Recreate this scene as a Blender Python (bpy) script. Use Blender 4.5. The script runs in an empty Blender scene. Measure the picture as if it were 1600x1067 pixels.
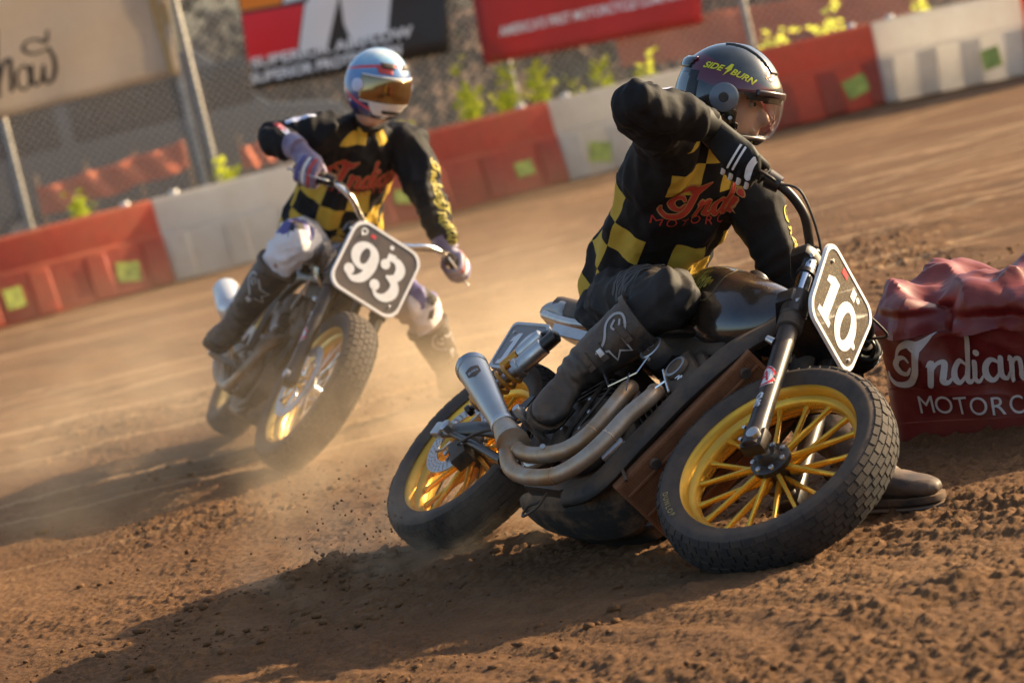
import bpy, bmesh, math, random
import numpy as np
from math import sin, cos, pi, radians as rad
from mathutils import Vector, Matrix
from mathutils.bvhtree import BVHTree

random.seed(7)
scene = bpy.context.scene
COL = scene.collection

# ---------------------------------------------------------------- camera
F, CAMH, PITCH, ROLL = 4966.14, 1.49425, rad(6.0888), rad(13.346)   # focal length in photo pixels (1600 wide)
_r = Vector((1, 0, 0)); _u = Vector((0, sin(PITCH), cos(PITCH))); _f = Vector((0, cos(PITCH), -sin(PITCH)))
cam = bpy.data.cameras.new('camera'); cam_o = bpy.data.objects.new('camera', cam); COL.objects.link(cam_o)
cam.sensor_width = 36; cam.lens = F * 36 / 1600; cam.clip_start = .1; cam.clip_end = 3000
_X = _r * cos(ROLL) - _u * sin(ROLL); _Y = _r * sin(ROLL) + _u * cos(ROLL)
_m = Matrix((_X, _Y, -_f)).transposed().to_4x4(); _m.translation = (0, 0, CAMH)
cam_o.matrix_world = _m
cam.dof.use_dof = True; cam.dof.focus_distance = 8.55; cam.dof.aperture_fstop = 3.6
scene.camera = cam_o

# ---------------------------------------------------------------- light
SUN_AZ = math.atan2(.36, .93)      # towards the sun, in the ground plane: right of and behind the riders
SUN_EL = rad(21)
sd = Vector((cos(SUN_EL) * cos(SUN_AZ), cos(SUN_EL) * sin(SUN_AZ), sin(SUN_EL)))
world = bpy.data.worlds.new('World'); scene.world = world; world.use_nodes = True
wn = world.node_tree; wn.nodes.clear()
sky = wn.nodes.new('ShaderNodeTexSky'); sky.sky_type = 'NISHITA'; sky.sun_disc = False
sky.sun_elevation = SUN_EL; sky.sun_rotation = pi / 2 - SUN_AZ; sky.dust_density = 3.0
bg = wn.nodes.new('ShaderNodeBackground'); bg.inputs['Strength'].default_value = .115
wo = wn.nodes.new('ShaderNodeOutputWorld')
wn.links.new(sky.outputs[0], bg.inputs[0]); wn.links.new(bg.outputs[0], wo.inputs[0])
sl = bpy.data.lights.new('sun', 'SUN'); sl.energy = 5.0; sl.angle = rad(.6); sl.color = (1, .79, .49)
sun = bpy.data.objects.new('sun', sl); COL.objects.link(sun); sun.rotation_euler = sd.to_track_quat('Z', 'Y').to_euler()
sun.location = (6, 4, 8)
vs = scene.view_settings
vs.view_transform = 'Standard'; vs.look = 'None'; vs.gamma = 1; vs.use_curve_mapping = False; vs.exposure = 1.15
scene.render.film_transparent = False
try:
    scene.cycles.use_denoising = True; scene.cycles.max_bounces = 8; scene.cycles.transparent_max_bounces = 12
    scene.cycles.volume_bounces = 1; scene.cycles.volume_step_rate = 2.0; scene.cycles.sample_clamp_indirect = 6
except Exception: pass

# ---------------------------------------------------------------- pixel -> place
def ray(px, py):
    X = (px - 800) / F; Y = (533.5 - py) / F
    a = X * cos(ROLL) + Y * sin(ROLL); b = -X * sin(ROLL) + Y * cos(ROLL)
    return Vector((0, 0, CAMH)), _r * a + _u * b + _f
def at(px, py, y):
    o, d = ray(px, py); return o + d * ((y - o.y) / d.y)
def loc1(px, py, y):      # photo pixel -> point on a plane y = const in the frame of the leading motorcycle
    Rm = Matrix.Rotation(-1.043928, 3, 'Z') @ Matrix.Rotation(-.948101, 3, 'X') @ Matrix.Rotation(.016484, 3, 'Y')
    o, d = ray(px, py); o = Rm.transposed() @ (o - Vector((-.169036, 9.175384, .208))); d = Rm.transposed() @ d
    return o + d * ((y - o.y) / d.y)
def onground(px, py, z=0.):
    o, d = ray(px, py); return o + d * ((z - o.z) / d.z)

# ---------------------------------------------------------------- numpy noise
def _hash(ix, iy, iz, seed):
    h = (ix.astype(np.int64) * 374761393 + iy.astype(np.int64) * 668265263 + iz.astype(np.int64) * 2147483647 + seed * 974634777) & 0xffffffff
    h = ((h ^ (h >> 13)) * 1274126177) & 0xffffffff
    h = ((h ^ (h >> 16)) * 2246822519) & 0xffffffff
    return ((h ^ (h >> 15)) & 0xffff) / 65535.0
def vnoise(x, y, z=None, seed=0):
    if z is None: z = np.zeros_like(x)
    ix, iy, iz = np.floor(x), np.floor(y), np.floor(z)
    fx, fy, fz = x - ix, y - iy, z - iz
    fx, fy, fz = [f * f * f * (f * (f * 6 - 15) + 10) for f in (fx, fy, fz)]
    flat = not np.any(iz != 0) and not np.any(fz)
    def L(dz):
        a = _hash(ix, iy, iz + dz, seed); b = _hash(ix + 1, iy, iz + dz, seed)
        c = _hash(ix, iy + 1, iz + dz, seed); d = _hash(ix + 1, iy + 1, iz + dz, seed)
        return (a + (b - a) * fx) * (1 - fy) + (c + (d - c) * fx) * fy
    if flat: return L(0) * 2 - 1
    l0 = L(0); return (l0 + (L(1) - l0) * fz) * 2 - 1
def fbm(x, y, z=None, oct=4, seed=0, gain=.5):
    s = 0; a = 1; t = 0
    for o in range(oct):
        s = s + a * vnoise(x, y, z, seed + o * 17); t += a; a *= gain
        x = x * 2.03 + 3.1; y = y * 2.03 + 7.7
        if z is not None: z = z * 2.03 + 1.3
    return s / t

def clods(x, y, scale, seed, fill=.6):
    # scattered angular lumps: one per cell, height 0..1
    X, Y = x * scale, y * scale; ix, iy = np.floor(X), np.floor(Y); out = np.zeros_like(x); z0 = np.zeros_like(ix)
    for dx in (-1, 0, 1):
        for dy in (-1, 0, 1):
            cx_, cy_ = ix + dx, iy + dy
            a = _hash(cx_, cy_, z0, seed); b = _hash(cx_, cy_, z0, seed + 1); r = _hash(cx_, cy_, z0, seed + 2); t = _hash(cx_, cy_, z0, seed + 3) * 6.283
            px_, py_ = X - cx_ - a, Y - cy_ - b; u_ = px_ * np.cos(t) + py_ * np.sin(t); v_ = (-px_ * np.sin(t) + py_ * np.cos(t)) * 1.4
            d = .5 * np.maximum(np.abs(u_), np.abs(v_)) + .5 * np.sqrt(u_ * u_ + v_ * v_)
            rr = np.where(r < fill, .22 + .55 * (r / fill) ** 2, 1e-3)
            out = np.maximum(out, rr * np.sqrt(np.clip(1 - (d / rr) ** 2, 0, 1)))
    return out
def tri_folds(c, seed, n, freq, thr=.0):
    # straight, sharp creases in random directions, present only in patches
    rg = np.random.default_rng(seed); s = 0
    for k in range(n):
        d = rg.normal(size=3); d /= np.linalg.norm(d); f = freq * rg.uniform(.7, 1.4)
        w = np.abs(((c @ d) * f + .18 * vnoise(c[:, 0] * 5, c[:, 1] * 5, c[:, 2] * 5, seed + k) + rg.random()) % 1 - .5) * 2
        m = np.clip((vnoise(c[:, 0] * freq * .45 + k * 9, c[:, 1] * freq * .45, c[:, 2] * freq * .45, seed + 50 + k) - thr) * 2.2, 0, 1)
        s = s + m * (w ** 1.3 - .45)
    return s
# ---------------------------------------------------------------- materials
def _lnk(nt, a, b): nt.links.new(a, b)
def newmat(name):
    m = bpy.data.materials.new(name); m.use_nodes = True
    nt = m.node_tree; p = nt.nodes['Principled BSDF']
    return m, nt, p
def math_n(nt, op, a, b=None, c=None):
    n = nt.nodes.new('ShaderNodeMath'); n.operation = op
    for i, v in enumerate((a, b, c)):
        if v is None: continue
        if isinstance(v, (int, float)): n.inputs[i].default_value = v
        else: nt.links.new(v, n.inputs[i])
    return n.outputs[0]
def mixc(nt, fac, a, b):
    n = nt.nodes.new('ShaderNodeMix'); n.data_type = 'RGBA'
    if isinstance(fac, (int, float)): n.inputs[0].default_value = fac
    else: nt.links.new(fac, n.inputs[0])
    for i, v in ((6, a), (7, b)):
        if isinstance(v, tuple): n.inputs[i].default_value = (*v[:3], 1)
        else: nt.links.new(v, n.inputs[i])
    return n.outputs[2]
def ramp(nt, src, stops):
    n = nt.nodes.new('ShaderNodeValToRGB')
    e = n.color_ramp.elements
    while len(e) > 1: e.remove(e[-1])
    for i, (p, c) in enumerate(stops):
        el = e[0] if i == 0 else e.new(p)
        el.position = p; el.color = (*c, 1) if isinstance(c, tuple) else (c, c, c, 1)
    nt.links.new(src, n.inputs[0]); return n.outputs[0]
def tex(nt, kind, scale, detail=4, rough=.55, coord='Object', vec=None, scl=None):
    n = nt.nodes.new('ShaderNodeTex' + kind)
    if vec is None:
        tc = nt.nodes.new('ShaderNodeTexCoord'); vec = tc.outputs[coord]
    if scl is not None:
        mp = nt.nodes.new('ShaderNodeMapping'); mp.inputs['Scale'].default_value = scl
        nt.links.new(vec, mp.inputs[0]); vec = mp.outputs[0]
    nt.links.new(vec, n.inputs['Vector']); n.inputs['Scale'].default_value = scale
    if kind == 'Noise': n.inputs['Detail'].default_value = detail; n.inputs['Roughness'].default_value = rough
    return n
DUST = (.34, .19, .09)
def mat(name, col, rough=.5, metal=0., bump=None, dust=0., coat=0., var=.0, spec=None, trans=0., dustscale=9., col2=None, sheen=0.):
    m, nt, p = newmat(name)
    p.inputs['Roughness'].default_value = rough; p.inputs['Metallic'].default_value = metal
    base = col
    if var or col2:
        n = tex(nt, 'Noise', 14, 5)
        c2 = col2 or tuple(max(0, c * (1 - var)) for c in col)
        base = mixc(nt, ramp(nt, n.outputs[0], [(.35, 0.), (.65, 1.)]), col, c2)
    if dust:
        n = tex(nt, 'Noise', dustscale, 6, .65)
        geo = nt.nodes.new('ShaderNodeNewGeometry'); sep = nt.nodes.new('ShaderNodeSeparateXYZ')
        nt.links.new(geo.outputs['Normal'], sep.inputs[0])
        up = math_n(nt, 'MULTIPLY_ADD', sep.outputs[2], .22, .08)
        f = math_n(nt, 'ADD', n.outputs[0], up)
        f = ramp(nt, f, [(.45, 0.), (.95, 1.)])
        f = math_n(nt, 'MULTIPLY', f, dust)
        base = mixc(nt, f, base, DUST)
        r = math_n(nt, 'MULTIPLY_ADD', f, .9 - rough, rough); nt.links.new(r, p.inputs['Roughness'])
        if metal: nt.links.new(math_n(nt, 'MULTIPLY', math_n(nt, 'SUBTRACT', 1., f), metal), p.inputs['Metallic'])
    if isinstance(base, tuple): p.inputs['Base Color'].default_value = (*base, 1)
    else: nt.links.new(base, p.inputs['Base Color'])
    if coat: p.inputs['Coat Weight'].default_value = coat; p.inputs['Coat Roughness'].default_value = .06
    if spec is not None: p.inputs['Specular IOR Level'].default_value = spec
    if trans: p.inputs['Transmission Weight'].default_value = trans
    if sheen: p.inputs['Sheen Weight'].default_value = sheen
    if bump:
        n = tex(nt, 'Noise', bump[0], 5); b = nt.nodes.new('ShaderNodeBump')
        b.inputs['Strength'].default_value = bump[1]; b.inputs['Distance'].default_value = bump[2] if len(bump) > 2 else .002
        nt.links.new(n.outputs[0], b.inputs['Height']); nt.links.new(b.outputs[0], p.inputs['Normal'])
    return m

# ---------------------------------------------------------------- mesh builder
def V(*a): return Vector(a if len(a) == 3 else a[0])
def perp(d):
    d = d.normalized(); a = Vector((0, 0, 1)) if abs(d.z) < .9 else Vector((1, 0, 0))
    return d.cross(a).normalized()
def crom(pts, n=6, closed=False):
    P = [Vector(p) for p in pts]; out = []; N = len(P)
    rng = range(N if closed else N - 1)
    for i in rng:
        if closed: p0, p1, p2, p3 = P[i - 1], P[i], P[(i + 1) % N], P[(i + 2) % N]
        else: p0 = P[i - 1] if i else P[0] * 2 - P[1]; p1, p2 = P[i], P[i + 1]; p3 = P[i + 2] if i + 2 < N else P[-1] * 2 - P[-2]
        for k in range(n):
            t = k / n
            out.append(.5 * ((2 * p1) + (p2 - p0) * t + (2 * p0 - 5 * p1 + 4 * p2 - p3) * t * t + (3 * p1 - p0 - 3 * p2 + p3) * t ** 3))
    if not closed: out.append(P[-1].copy())
    return out
def crom1(vals, n=6):
    return [v.x for v in crom([(a, 0, 0) for a in vals], n)]
class MB:
    def __init__(s): s.v = []; s.f = []
    def add(s, vs, fs, M=None):
        o = len(s.v)
        s.v += [tuple(M @ Vector(v)) if M is not None else tuple(v) for v in vs]
        s.f += [tuple(i + o for i in f) for f in fs]
        return s
    def addbm(s, bm, M=None):
        bm.verts.ensure_lookup_table(); bm.verts.index_update()
        s.add([v.co for v in bm.verts], [[v.index for v in f.verts] for f in bm.faces], M); bm.free(); return s
    def addmb(s, o, M=None): return s.add(o.v, o.f, M)
    def rings(s, R, closed_u=True, cap=True, loop=False):
        n = len(R[0]); vs = [p for r in R for p in r]; fs = []
        m = len(R)
        for i in range(m if loop else m - 1):
            a, b = i * n, ((i + 1) % m) * n
            for k in range(n if closed_u else n - 1):
                fs.append((a + k, a + (k + 1) % n, b + (k + 1) % n, b + k))
        if cap and closed_u and not loop:
            fs.append(tuple(range(n))[::-1]); fs.append(tuple(range((m - 1) * n, m * n)))
        return s.add(vs, fs)
    def tube(s, pts, rad_, n=12, cap=True, ref=None, closed=False):
        P = [Vector(p) for p in pts]; m = len(P)
        if not isinstance(rad_, list): rad_ = [rad_] * m
        T = []
        for i in range(m):
            a = P[i - 1] if (i or closed) else P[i]; b = P[(i + 1) % m] if (i < m - 1 or closed) else P[i]
            t = b - a; T.append(t.normalized() if t.length > 1e-9 else Vector((0, 0, 1)))
        u = Vector(ref) if ref is not None else perp(T[0])
        R = []
        for i in range(m):
            u = (u - T[i] * u.dot(T[i]))
            u = u.normalized() if u.length > 1e-6 else perp(T[i])
            if ref is not None:
                w0 = Vector(ref); w0 = w0 - T[i] * w0.dot(T[i])
                if w0.length > .2: u = w0.normalized()
            w = T[i].cross(u)
            ra, rb = rad_[i] if isinstance(rad_[i], (tuple, list)) else (rad_[i], rad_[i])
            R.append([P[i] + u * (cos(k * 2 * pi / n) * ra) + w * (sin(k * 2 * pi / n) * rb) for k in range(n)])
        return s.rings(R, True, cap, closed)
    def lathe(s, prof, n=48, M=None, loop=False, cap=False, a0=0., a1=2 * pi):
        # prof: (radius, y) ; axis = local y
        o = MB(); R = []
        full = abs(a1 - a0 - 2 * pi) < 1e-6
        for k in range(n if full else n + 1):
            a = a0 + (a1 - a0) * k / n
            R.append([(r * cos(a), y, r * sin(a)) for r, y in prof])
        m = len(prof); vs = [p for r in R for p in r]; fs = []
        for i in range(n):
            a, b = i * m, ((i + 1) % n if full else i + 1) * m
            for k in range(m if loop else m - 1):
                fs.append((a + k, b + k, b + (k + 1) % m, a + (k + 1) % m))
        if cap and full:
            fs.append(tuple(i * m for i in range(n))); fs.append(tuple(i * m + m - 1 for i in range(n))[::-1])
        return s.add(vs, fs, M)
    def box(s, c, size, rot=None, bev=0.):
        bm = bmesh.new(); bmesh.ops.create_cube(bm, size=1)
        for v in bm.verts: v.co = Vector((v.co.x * size[0], v.co.y * size[1], v.co.z * size[2]))
        if bev: bmesh.ops.bevel(bm, geom=bm.edges[:], offset=bev, segments=2, affect='EDGES', profile=.6)
        M = Matrix.Translation(c)
        if rot is not None: M = M @ (rot.to_4x4() if hasattr(rot, 'to_4x4') else Matrix(rot).to_4x4())
        return s.addbm(bm, M)
    def sphere(s, c, r, M=None, n=12):
        bm = bmesh.new(); bmesh.ops.create_uvsphere(bm, u_segments=n, v_segments=max(6, n * 2 // 3), radius=1)
        if not isinstance(r, (tuple, list)): r = (r, r, r)
        return s.addbm(bm, Matrix.Translation(c) @ (M.to_4x4() if M is not None else Matrix()) @ Matrix.Diagonal((*r, 1)))
    def prism(s, poly, t, M=None, bev=0.):
        # poly in xy plane, thickness t in z (0..t)
        bm = bmesh.new(); vs = [bm.verts.new((x, y, 0)) for x, y in poly]
        f = bm.faces.new(vs); r = bmesh.ops.extrude_face_region(bm, geom=[f])
        for v in [g for g in r['geom'] if isinstance(g, bmesh.types.BMVert)]: v.co.z += t
        bmesh.ops.recalc_face_normals(bm, faces=bm.faces[:])
        if bev:
            ed = [e for e in bm.edges if len(e.link_faces) == 2 and e.calc_face_angle(0) > .6]
            bmesh.ops.bevel(bm, geom=ed, offset=bev, segments=2, affect='EDGES', profile=.6)
        return s.addbm(bm, M)
    def cyl(s, a, b, r, n=16, r2=None):
        return s.tube([a, b], [r, r if r2 is None else r2], n)
    def bolt(s, c, d, r=.007, h=.006):
        d = Vector(d).normalized(); return s.tube([Vector(c), Vector(c) + d * h * .8, Vector(c) + d * h], [r, r, r * .7], 6)
    def mesh(s, name, smooth=40.):
        me = bpy.data.meshes.new(name); me.from_pydata(s.v, [], s.f); me.validate()
        if smooth:
            me.shade_smooth(); me.set_sharp_from_angle(angle=rad(smooth))
        return me
    def obj(s, name, m, parent=None, smooth=40., fixn=True, bev=0.):
        me = s.mesh(name, smooth if not fixn else 0)
        if fixn:
            bm = bmesh.new(); bm.from_mesh(me); bmesh.ops.recalc_face_normals(bm, faces=bm.faces[:]); bm.to_mesh(me); bm.free()
            if smooth: me.shade_smooth(); me.set_sharp_from_angle(angle=rad(smooth))
        o = link(name, me, m, parent)
        if bev:
            b = o.modifiers.new('bevel', 'BEVEL'); b.width = bev; b.segments = 2; b.limit_method = 'ANGLE'; b.angle_limit = rad(40); b.harden_normals = False
        return o
def link(name, me, m=None, parent=None):
    o = bpy.data.objects.new(name, me); COL.objects.link(o)
    if m is not None and me is not None:
        me.materials.clear()
        for q in (m if isinstance(m, (list, tuple)) else [m]): me.materials.append(q)
    if parent is not None: o.parent = parent
    return o
def tag(o, label=None, cat=None, group=None, kind=None):
    if label: o['label'] = label
    if cat: o['category'] = cat
    if group: o['group'] = group
    if kind: o['kind'] = kind
    return o
def thing(name, label, cat, loc=(0, 0, 0), group=None, M=None):
    o = bpy.data.objects.new(name, None); COL.objects.link(o); o.empty_display_size = .1
    if M is not None: o.matrix_world = M
    else: o.location = loc
    return tag(o, label, cat, group)
def copytree(o, parent=None):
    c = o.copy(); COL.objects.link(c); c.parent = parent
    for ch in list(o.children): copytree(ch, c)
    return c

# ---------------------------------------------------------------- flat lettering (2-D triangle soup: list of verts, faces)
def text2d(txt, size=1., bold=.0, shear=0., space=1., align='LEFT'):
    cu = bpy.data.curves.new('t', 'FONT'); cu.body = txt; cu.size = size; cu.offset = bold * size; cu.shear = shear
    cu.space_character = space; cu.align_x = align; cu.resolution_u = 4
    o = bpy.data.objects.new('t', cu); COL.objects.link(o)
    dg = bpy.context.evaluated_depsgraph_get()
    me = bpy.data.meshes.new_from_object(o.evaluated_get(dg))
    vs = [(v.co.x, v.co.y) for v in me.vertices]; fs = [tuple(p.vertices) for p in me.polygons]
    bpy.data.objects.remove(o); bpy.data.curves.remove(cu); bpy.data.meshes.remove(me)
    return vs, fs
def stroke2d(pts, wid, n=7, round_=True, extra=0.):
    P = crom([(x, y, 0) for x, y in pts], n); w = crom1(wid, n) if isinstance(wid, (list, tuple)) else [wid] * len(P)
    w = [max(.002, a) + 2 * extra for a in w]
    vs = []; fs = []; m = len(P)
    for i in range(m):
        t = (P[min(i + 1, m - 1)] - P[max(i - 1, 0)]); t = t.normalized() if t.length > 1e-9 else Vector((1, 0, 0))
        q = Vector((-t.y, t.x, 0)); a = P[i] + q * w[i] / 2; b = P[i] - q * w[i] / 2
        vs += [(a.x, a.y), (b.x, b.y)]
        if i: fs.append((2 * i - 2, 2 * i - 1, 2 * i + 1, 2 * i))
    if round_:
        for i in (0, m - 1):
            o = len(vs); k = 10
            vs += [(P[i].x + cos(j * 2 * pi / k) * w[i] / 2, P[i].y + sin(j * 2 * pi / k) * w[i] / 2) for j in range(k)]
            fs.append(tuple(range(o, o + k)))
    return vs, fs
def join2d(*L):
    vs = []; fs = []
    for v, f in L:
        o = len(vs); vs += list(v); fs += [tuple(i + o for i in q) for q in f]
    return vs, fs
def xf2d(s, sc=1., dx=0., dy=0., rot=0., sx=1., shear=0.):
    c, n = cos(rot), sin(rot)
    return [((x * sx + y * shear) * sc * c - y * sc * n + dx, (x * sx + y * shear) * sc * n + y * sc * c + dy) for x, y in s[0]], s[1]
def ring2d(cx, cy, ax, ay, bx, by, n=32):
    vs = [(cx + ax * cos(2 * pi * k / n), cy + ay * sin(2 * pi * k / n)) for k in range(n)] + [(cx + bx * cos(2 * pi * k / n), cy + by * sin(2 * pi * k / n)) for k in range(n)]
    return vs, [(k, (k + 1) % n, n + (k + 1) % n, n + k) for k in range(n)]
def disc2d(cx, cy, ax, ay=None, n=28):
    ay = ay or ax
    return [(cx + ax * cos(2 * pi * k / n), cy + ay * sin(2 * pi * k / n)) for k in range(n)], [tuple(range(n))]
def poly2d(*p): return list(p), [tuple(range(len(p)))]
def rrect(w, h, r, n=6, cx=0., cy=0.):
    out = []
    for sx, sy, a0 in ((1, 1, 0), (-1, 1, pi / 2), (-1, -1, pi), (1, -1, 3 * pi / 2)):
        for k in range(n + 1):
            a = a0 + k * pi / 2 / n
            out.append((cx + sx * (w / 2 - r) + r * cos(a), cy + sy * (h / 2 - r) + r * sin(a)))
    return out
def bbox2d(s):
    x = [a for a, b in s[0]]; y = [b for a, b in s[0]]; return min(x), max(x), min(y), max(y)
def norm2d(s, w, center=True):
    a, b, c, d = bbox2d(s); k = w / (b - a)
    return [((x - (a + b) / 2) * k, (y - (c + d) / 2) * k) for x, y in s[0]], s[1]

def script_indian(extra=0., n=6):
    S = lambda p, w, r=True: stroke2d(p, w, n, r, extra)
    L = []
    # capital I: curled entry, big bowl and a flag
    L.append(S([(.62, .42), (.50, .30), (.34, .34), (.26, .50), (.36, .64), (.52, .66), (.60, .56)], [.05, .09, .13, .15, .12, .08, .05]))
    L.append(S([(.30, .66), (.44, .86), (.68, .96), (.90, .93), (1.22, 1.10)], [.05, .10, .16, .13, .03]))
    L.append(S([(.66, .92), (.84, .78), (1.02, .92), (1.22, 1.10)], [.05, .09, .08, .02]))
    L.append(S([(.88, .90), (.80, .58), (.70, .28), (.48, .08), (.20, .08), (.04, .22), (.02, .36)], [.13, .17, .17, .15, .11, .08, .03]))
    # n d i a n
    def n_(x): return [S([(x, .44), (x + .08, .50), (x + .06, .30), (x, .02)], [.03, .12, .13, .13]), S([(x + .05, .26), (x + .18, .46), (x + .32, .46), (x + .30, .24), (x + .28, .08), (x + .40, .06), (x + .50, .20)], [.04, .08, .12, .13, .13, .09, .02])]
    L += n_(1.02)
    def a_(x, d=False):
        o = [S([(x + .36, .40), (x + .20, .48), (x + .06, .34), (x + .04, .14), (x + .16, .03), (x + .32, .20), (x + .37, .40)], [.06, .11, .13, .14, .10, .05, .03])]
        o.append(S([(x + (.60 if d else .42), 1.02 if d else .50), (x + (.46 if d else .38), .56 if d else .34), (x + .34, .12), (x + .44, .04), (x + .56, .20)], [.12, .13, .13, .09, .02])); return o
    L += a_(1.50, True)
    L += [S([(2.06, .44), (2.10, .46), (2.06, .26), (2.04, .10), (2.14, .04), (2.26, .20)], [.05, .12, .13, .12, .08, .02]), disc_x(2.20, .66, .075 + extra)]
    L += a_(2.26)
    L += n_(2.84)
    return join2d(*L)
def disc_x(x, y, r): return disc2d(x, y, r, r, 14)
def digit(ch, extra=0.):
    S = lambda p, w, r=True: stroke2d(p, w, 8, r, extra)
    e = extra
    if ch == '1': return join2d(poly2d((.13 - e, 0 - e), (.62 + e, 0 - e), (.62 + e, .13 + e), (.50 + e, .15 + e), (.50 + e, 1 + e), (.30 - e, 1 + e), (.10 - e, .86 + e), (.10 - e, .72 - e), (.25 - e, .76 - e), (.25 - e, .15 + e), (.13 - e, .13 + e)))
    if ch == '0': return ring2d(.40, .5, .38 + e, .52 + e, .15 - e, .33 - e)
    if ch == '9': return join2d(ring2d(.38, .68, .35 + e, .33 + e, .11 - e, .20 - e), S([(.62, .74), (.63, .50), (.54, .22), (.36, .08), (.20, .10)], [.20, .22, .21, .15, .08]), disc2d(.17, .22, .13 + e))
    if ch == '3': return join2d(S([(.16, .80), (.24, .95), (.42, .97), (.56, .84), (.54, .64), (.36, .54)], [.06, .10, .17, .24, .20, .08]), S([(.34, .55), (.56, .48), (.62, .28), (.50, .08), (.30, .03), (.14, .14)], [.08, .19, .25, .20, .11, .06]), disc2d(.17, .78, .12 + e), disc2d(.15, .22, .125 + e))
def number2d(txt, gap=.74, extra=0.):
    return join2d(*[xf2d(digit(c, extra), 1., i * gap) for i, c in enumerate(txt)])

def comps(s):
    # number the separate pieces of a drawing, so that overlapping pieces can be laid in thin layers
    par = list(range(len(s[0])))
    def find(a):
        while par[a] != a: par[a] = par[par[a]]; a = par[a]
        return a
    for f in s[1]:
        r = find(f[0])
        for i in f[1:]: par[find(i)] = r
    ids = {}; return [ids.setdefault(find(i), len(ids)) for i in range(len(par))]
LAY = .00011
def flat(mb, s, M, z=0.):
    k = comps(s); return mb.add([(x, y, z + LAY * k[i]) for i, (x, y) in enumerate(s[0])], s[1], M)
def wrap(s, M, bvh, off=.0016, maxe=.012, depth=.5, cull=.12):
    """drop a flat 2-D drawing along -z of frame M on to the surface in bvh"""
    bm = bmesh.new(); kk = comps(s); vs = [bm.verts.new((x, y, LAY * kk[i])) for i, (x, y) in enumerate(s[0])]
    for f in s[1]:
        try: bm.faces.new([vs[i] for i in f])
        except ValueError: pass
    bmesh.ops.triangulate(bm, faces=[f for f in bm.faces if len(f.verts) > 4])
    for _ in range(5):
        ed = [e for e in bm.edges if e.calc_length() > maxe]
        if not ed: break
        bmesh.ops.subdivide_edges(bm, edges=ed, cuts=1)
        bmesh.ops.triangulate(bm, faces=[f for f in bm.faces if len(f.verts) > 4])
    d = -(M.to_3x3() @ Vector((0, 0, 1))).normalized(); dead = []
    for v in bm.verts:
        lz = v.co.z; p = M @ v.co; h = bvh.ray_cast(p - d * depth * .5, d, depth)
        if h[0] is None: dead.append(v)
        else:
            v.co = h[0] - d * (off + lz)
            if -h[1].dot(d) < cull: dead.append(v)
    bmesh.ops.delete(bm, geom=dead, context='VERTS')
    mb = MB()
    if len(bm.faces): mb.addbm(bm)
    else: bm.free()
    return mb
def bvh_of(*objs):
    vs = []; fs = []
    for o in objs:
        b = len(vs); M = o.matrix_basis if o.parent is None else None
        vs += [v.co.copy() for v in o.data.vertices]; fs += [tuple(i + b for i in p.vertices) for p in o.data.polygons]
    return BVHTree.FromPolygons(vs, fs)
def frame(o, x, n):
    """frame at o, x axis ~ x, z axis = n (towards the viewer of the print)"""
    n = Vector(n).normalized(); x = Vector(x); x = (x - n * x.dot(n)).normalized(); y = n.cross(x)
    M = Matrix((x, y, n)).transposed().to_4x4(); M.translation = Vector(o); return M

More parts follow.
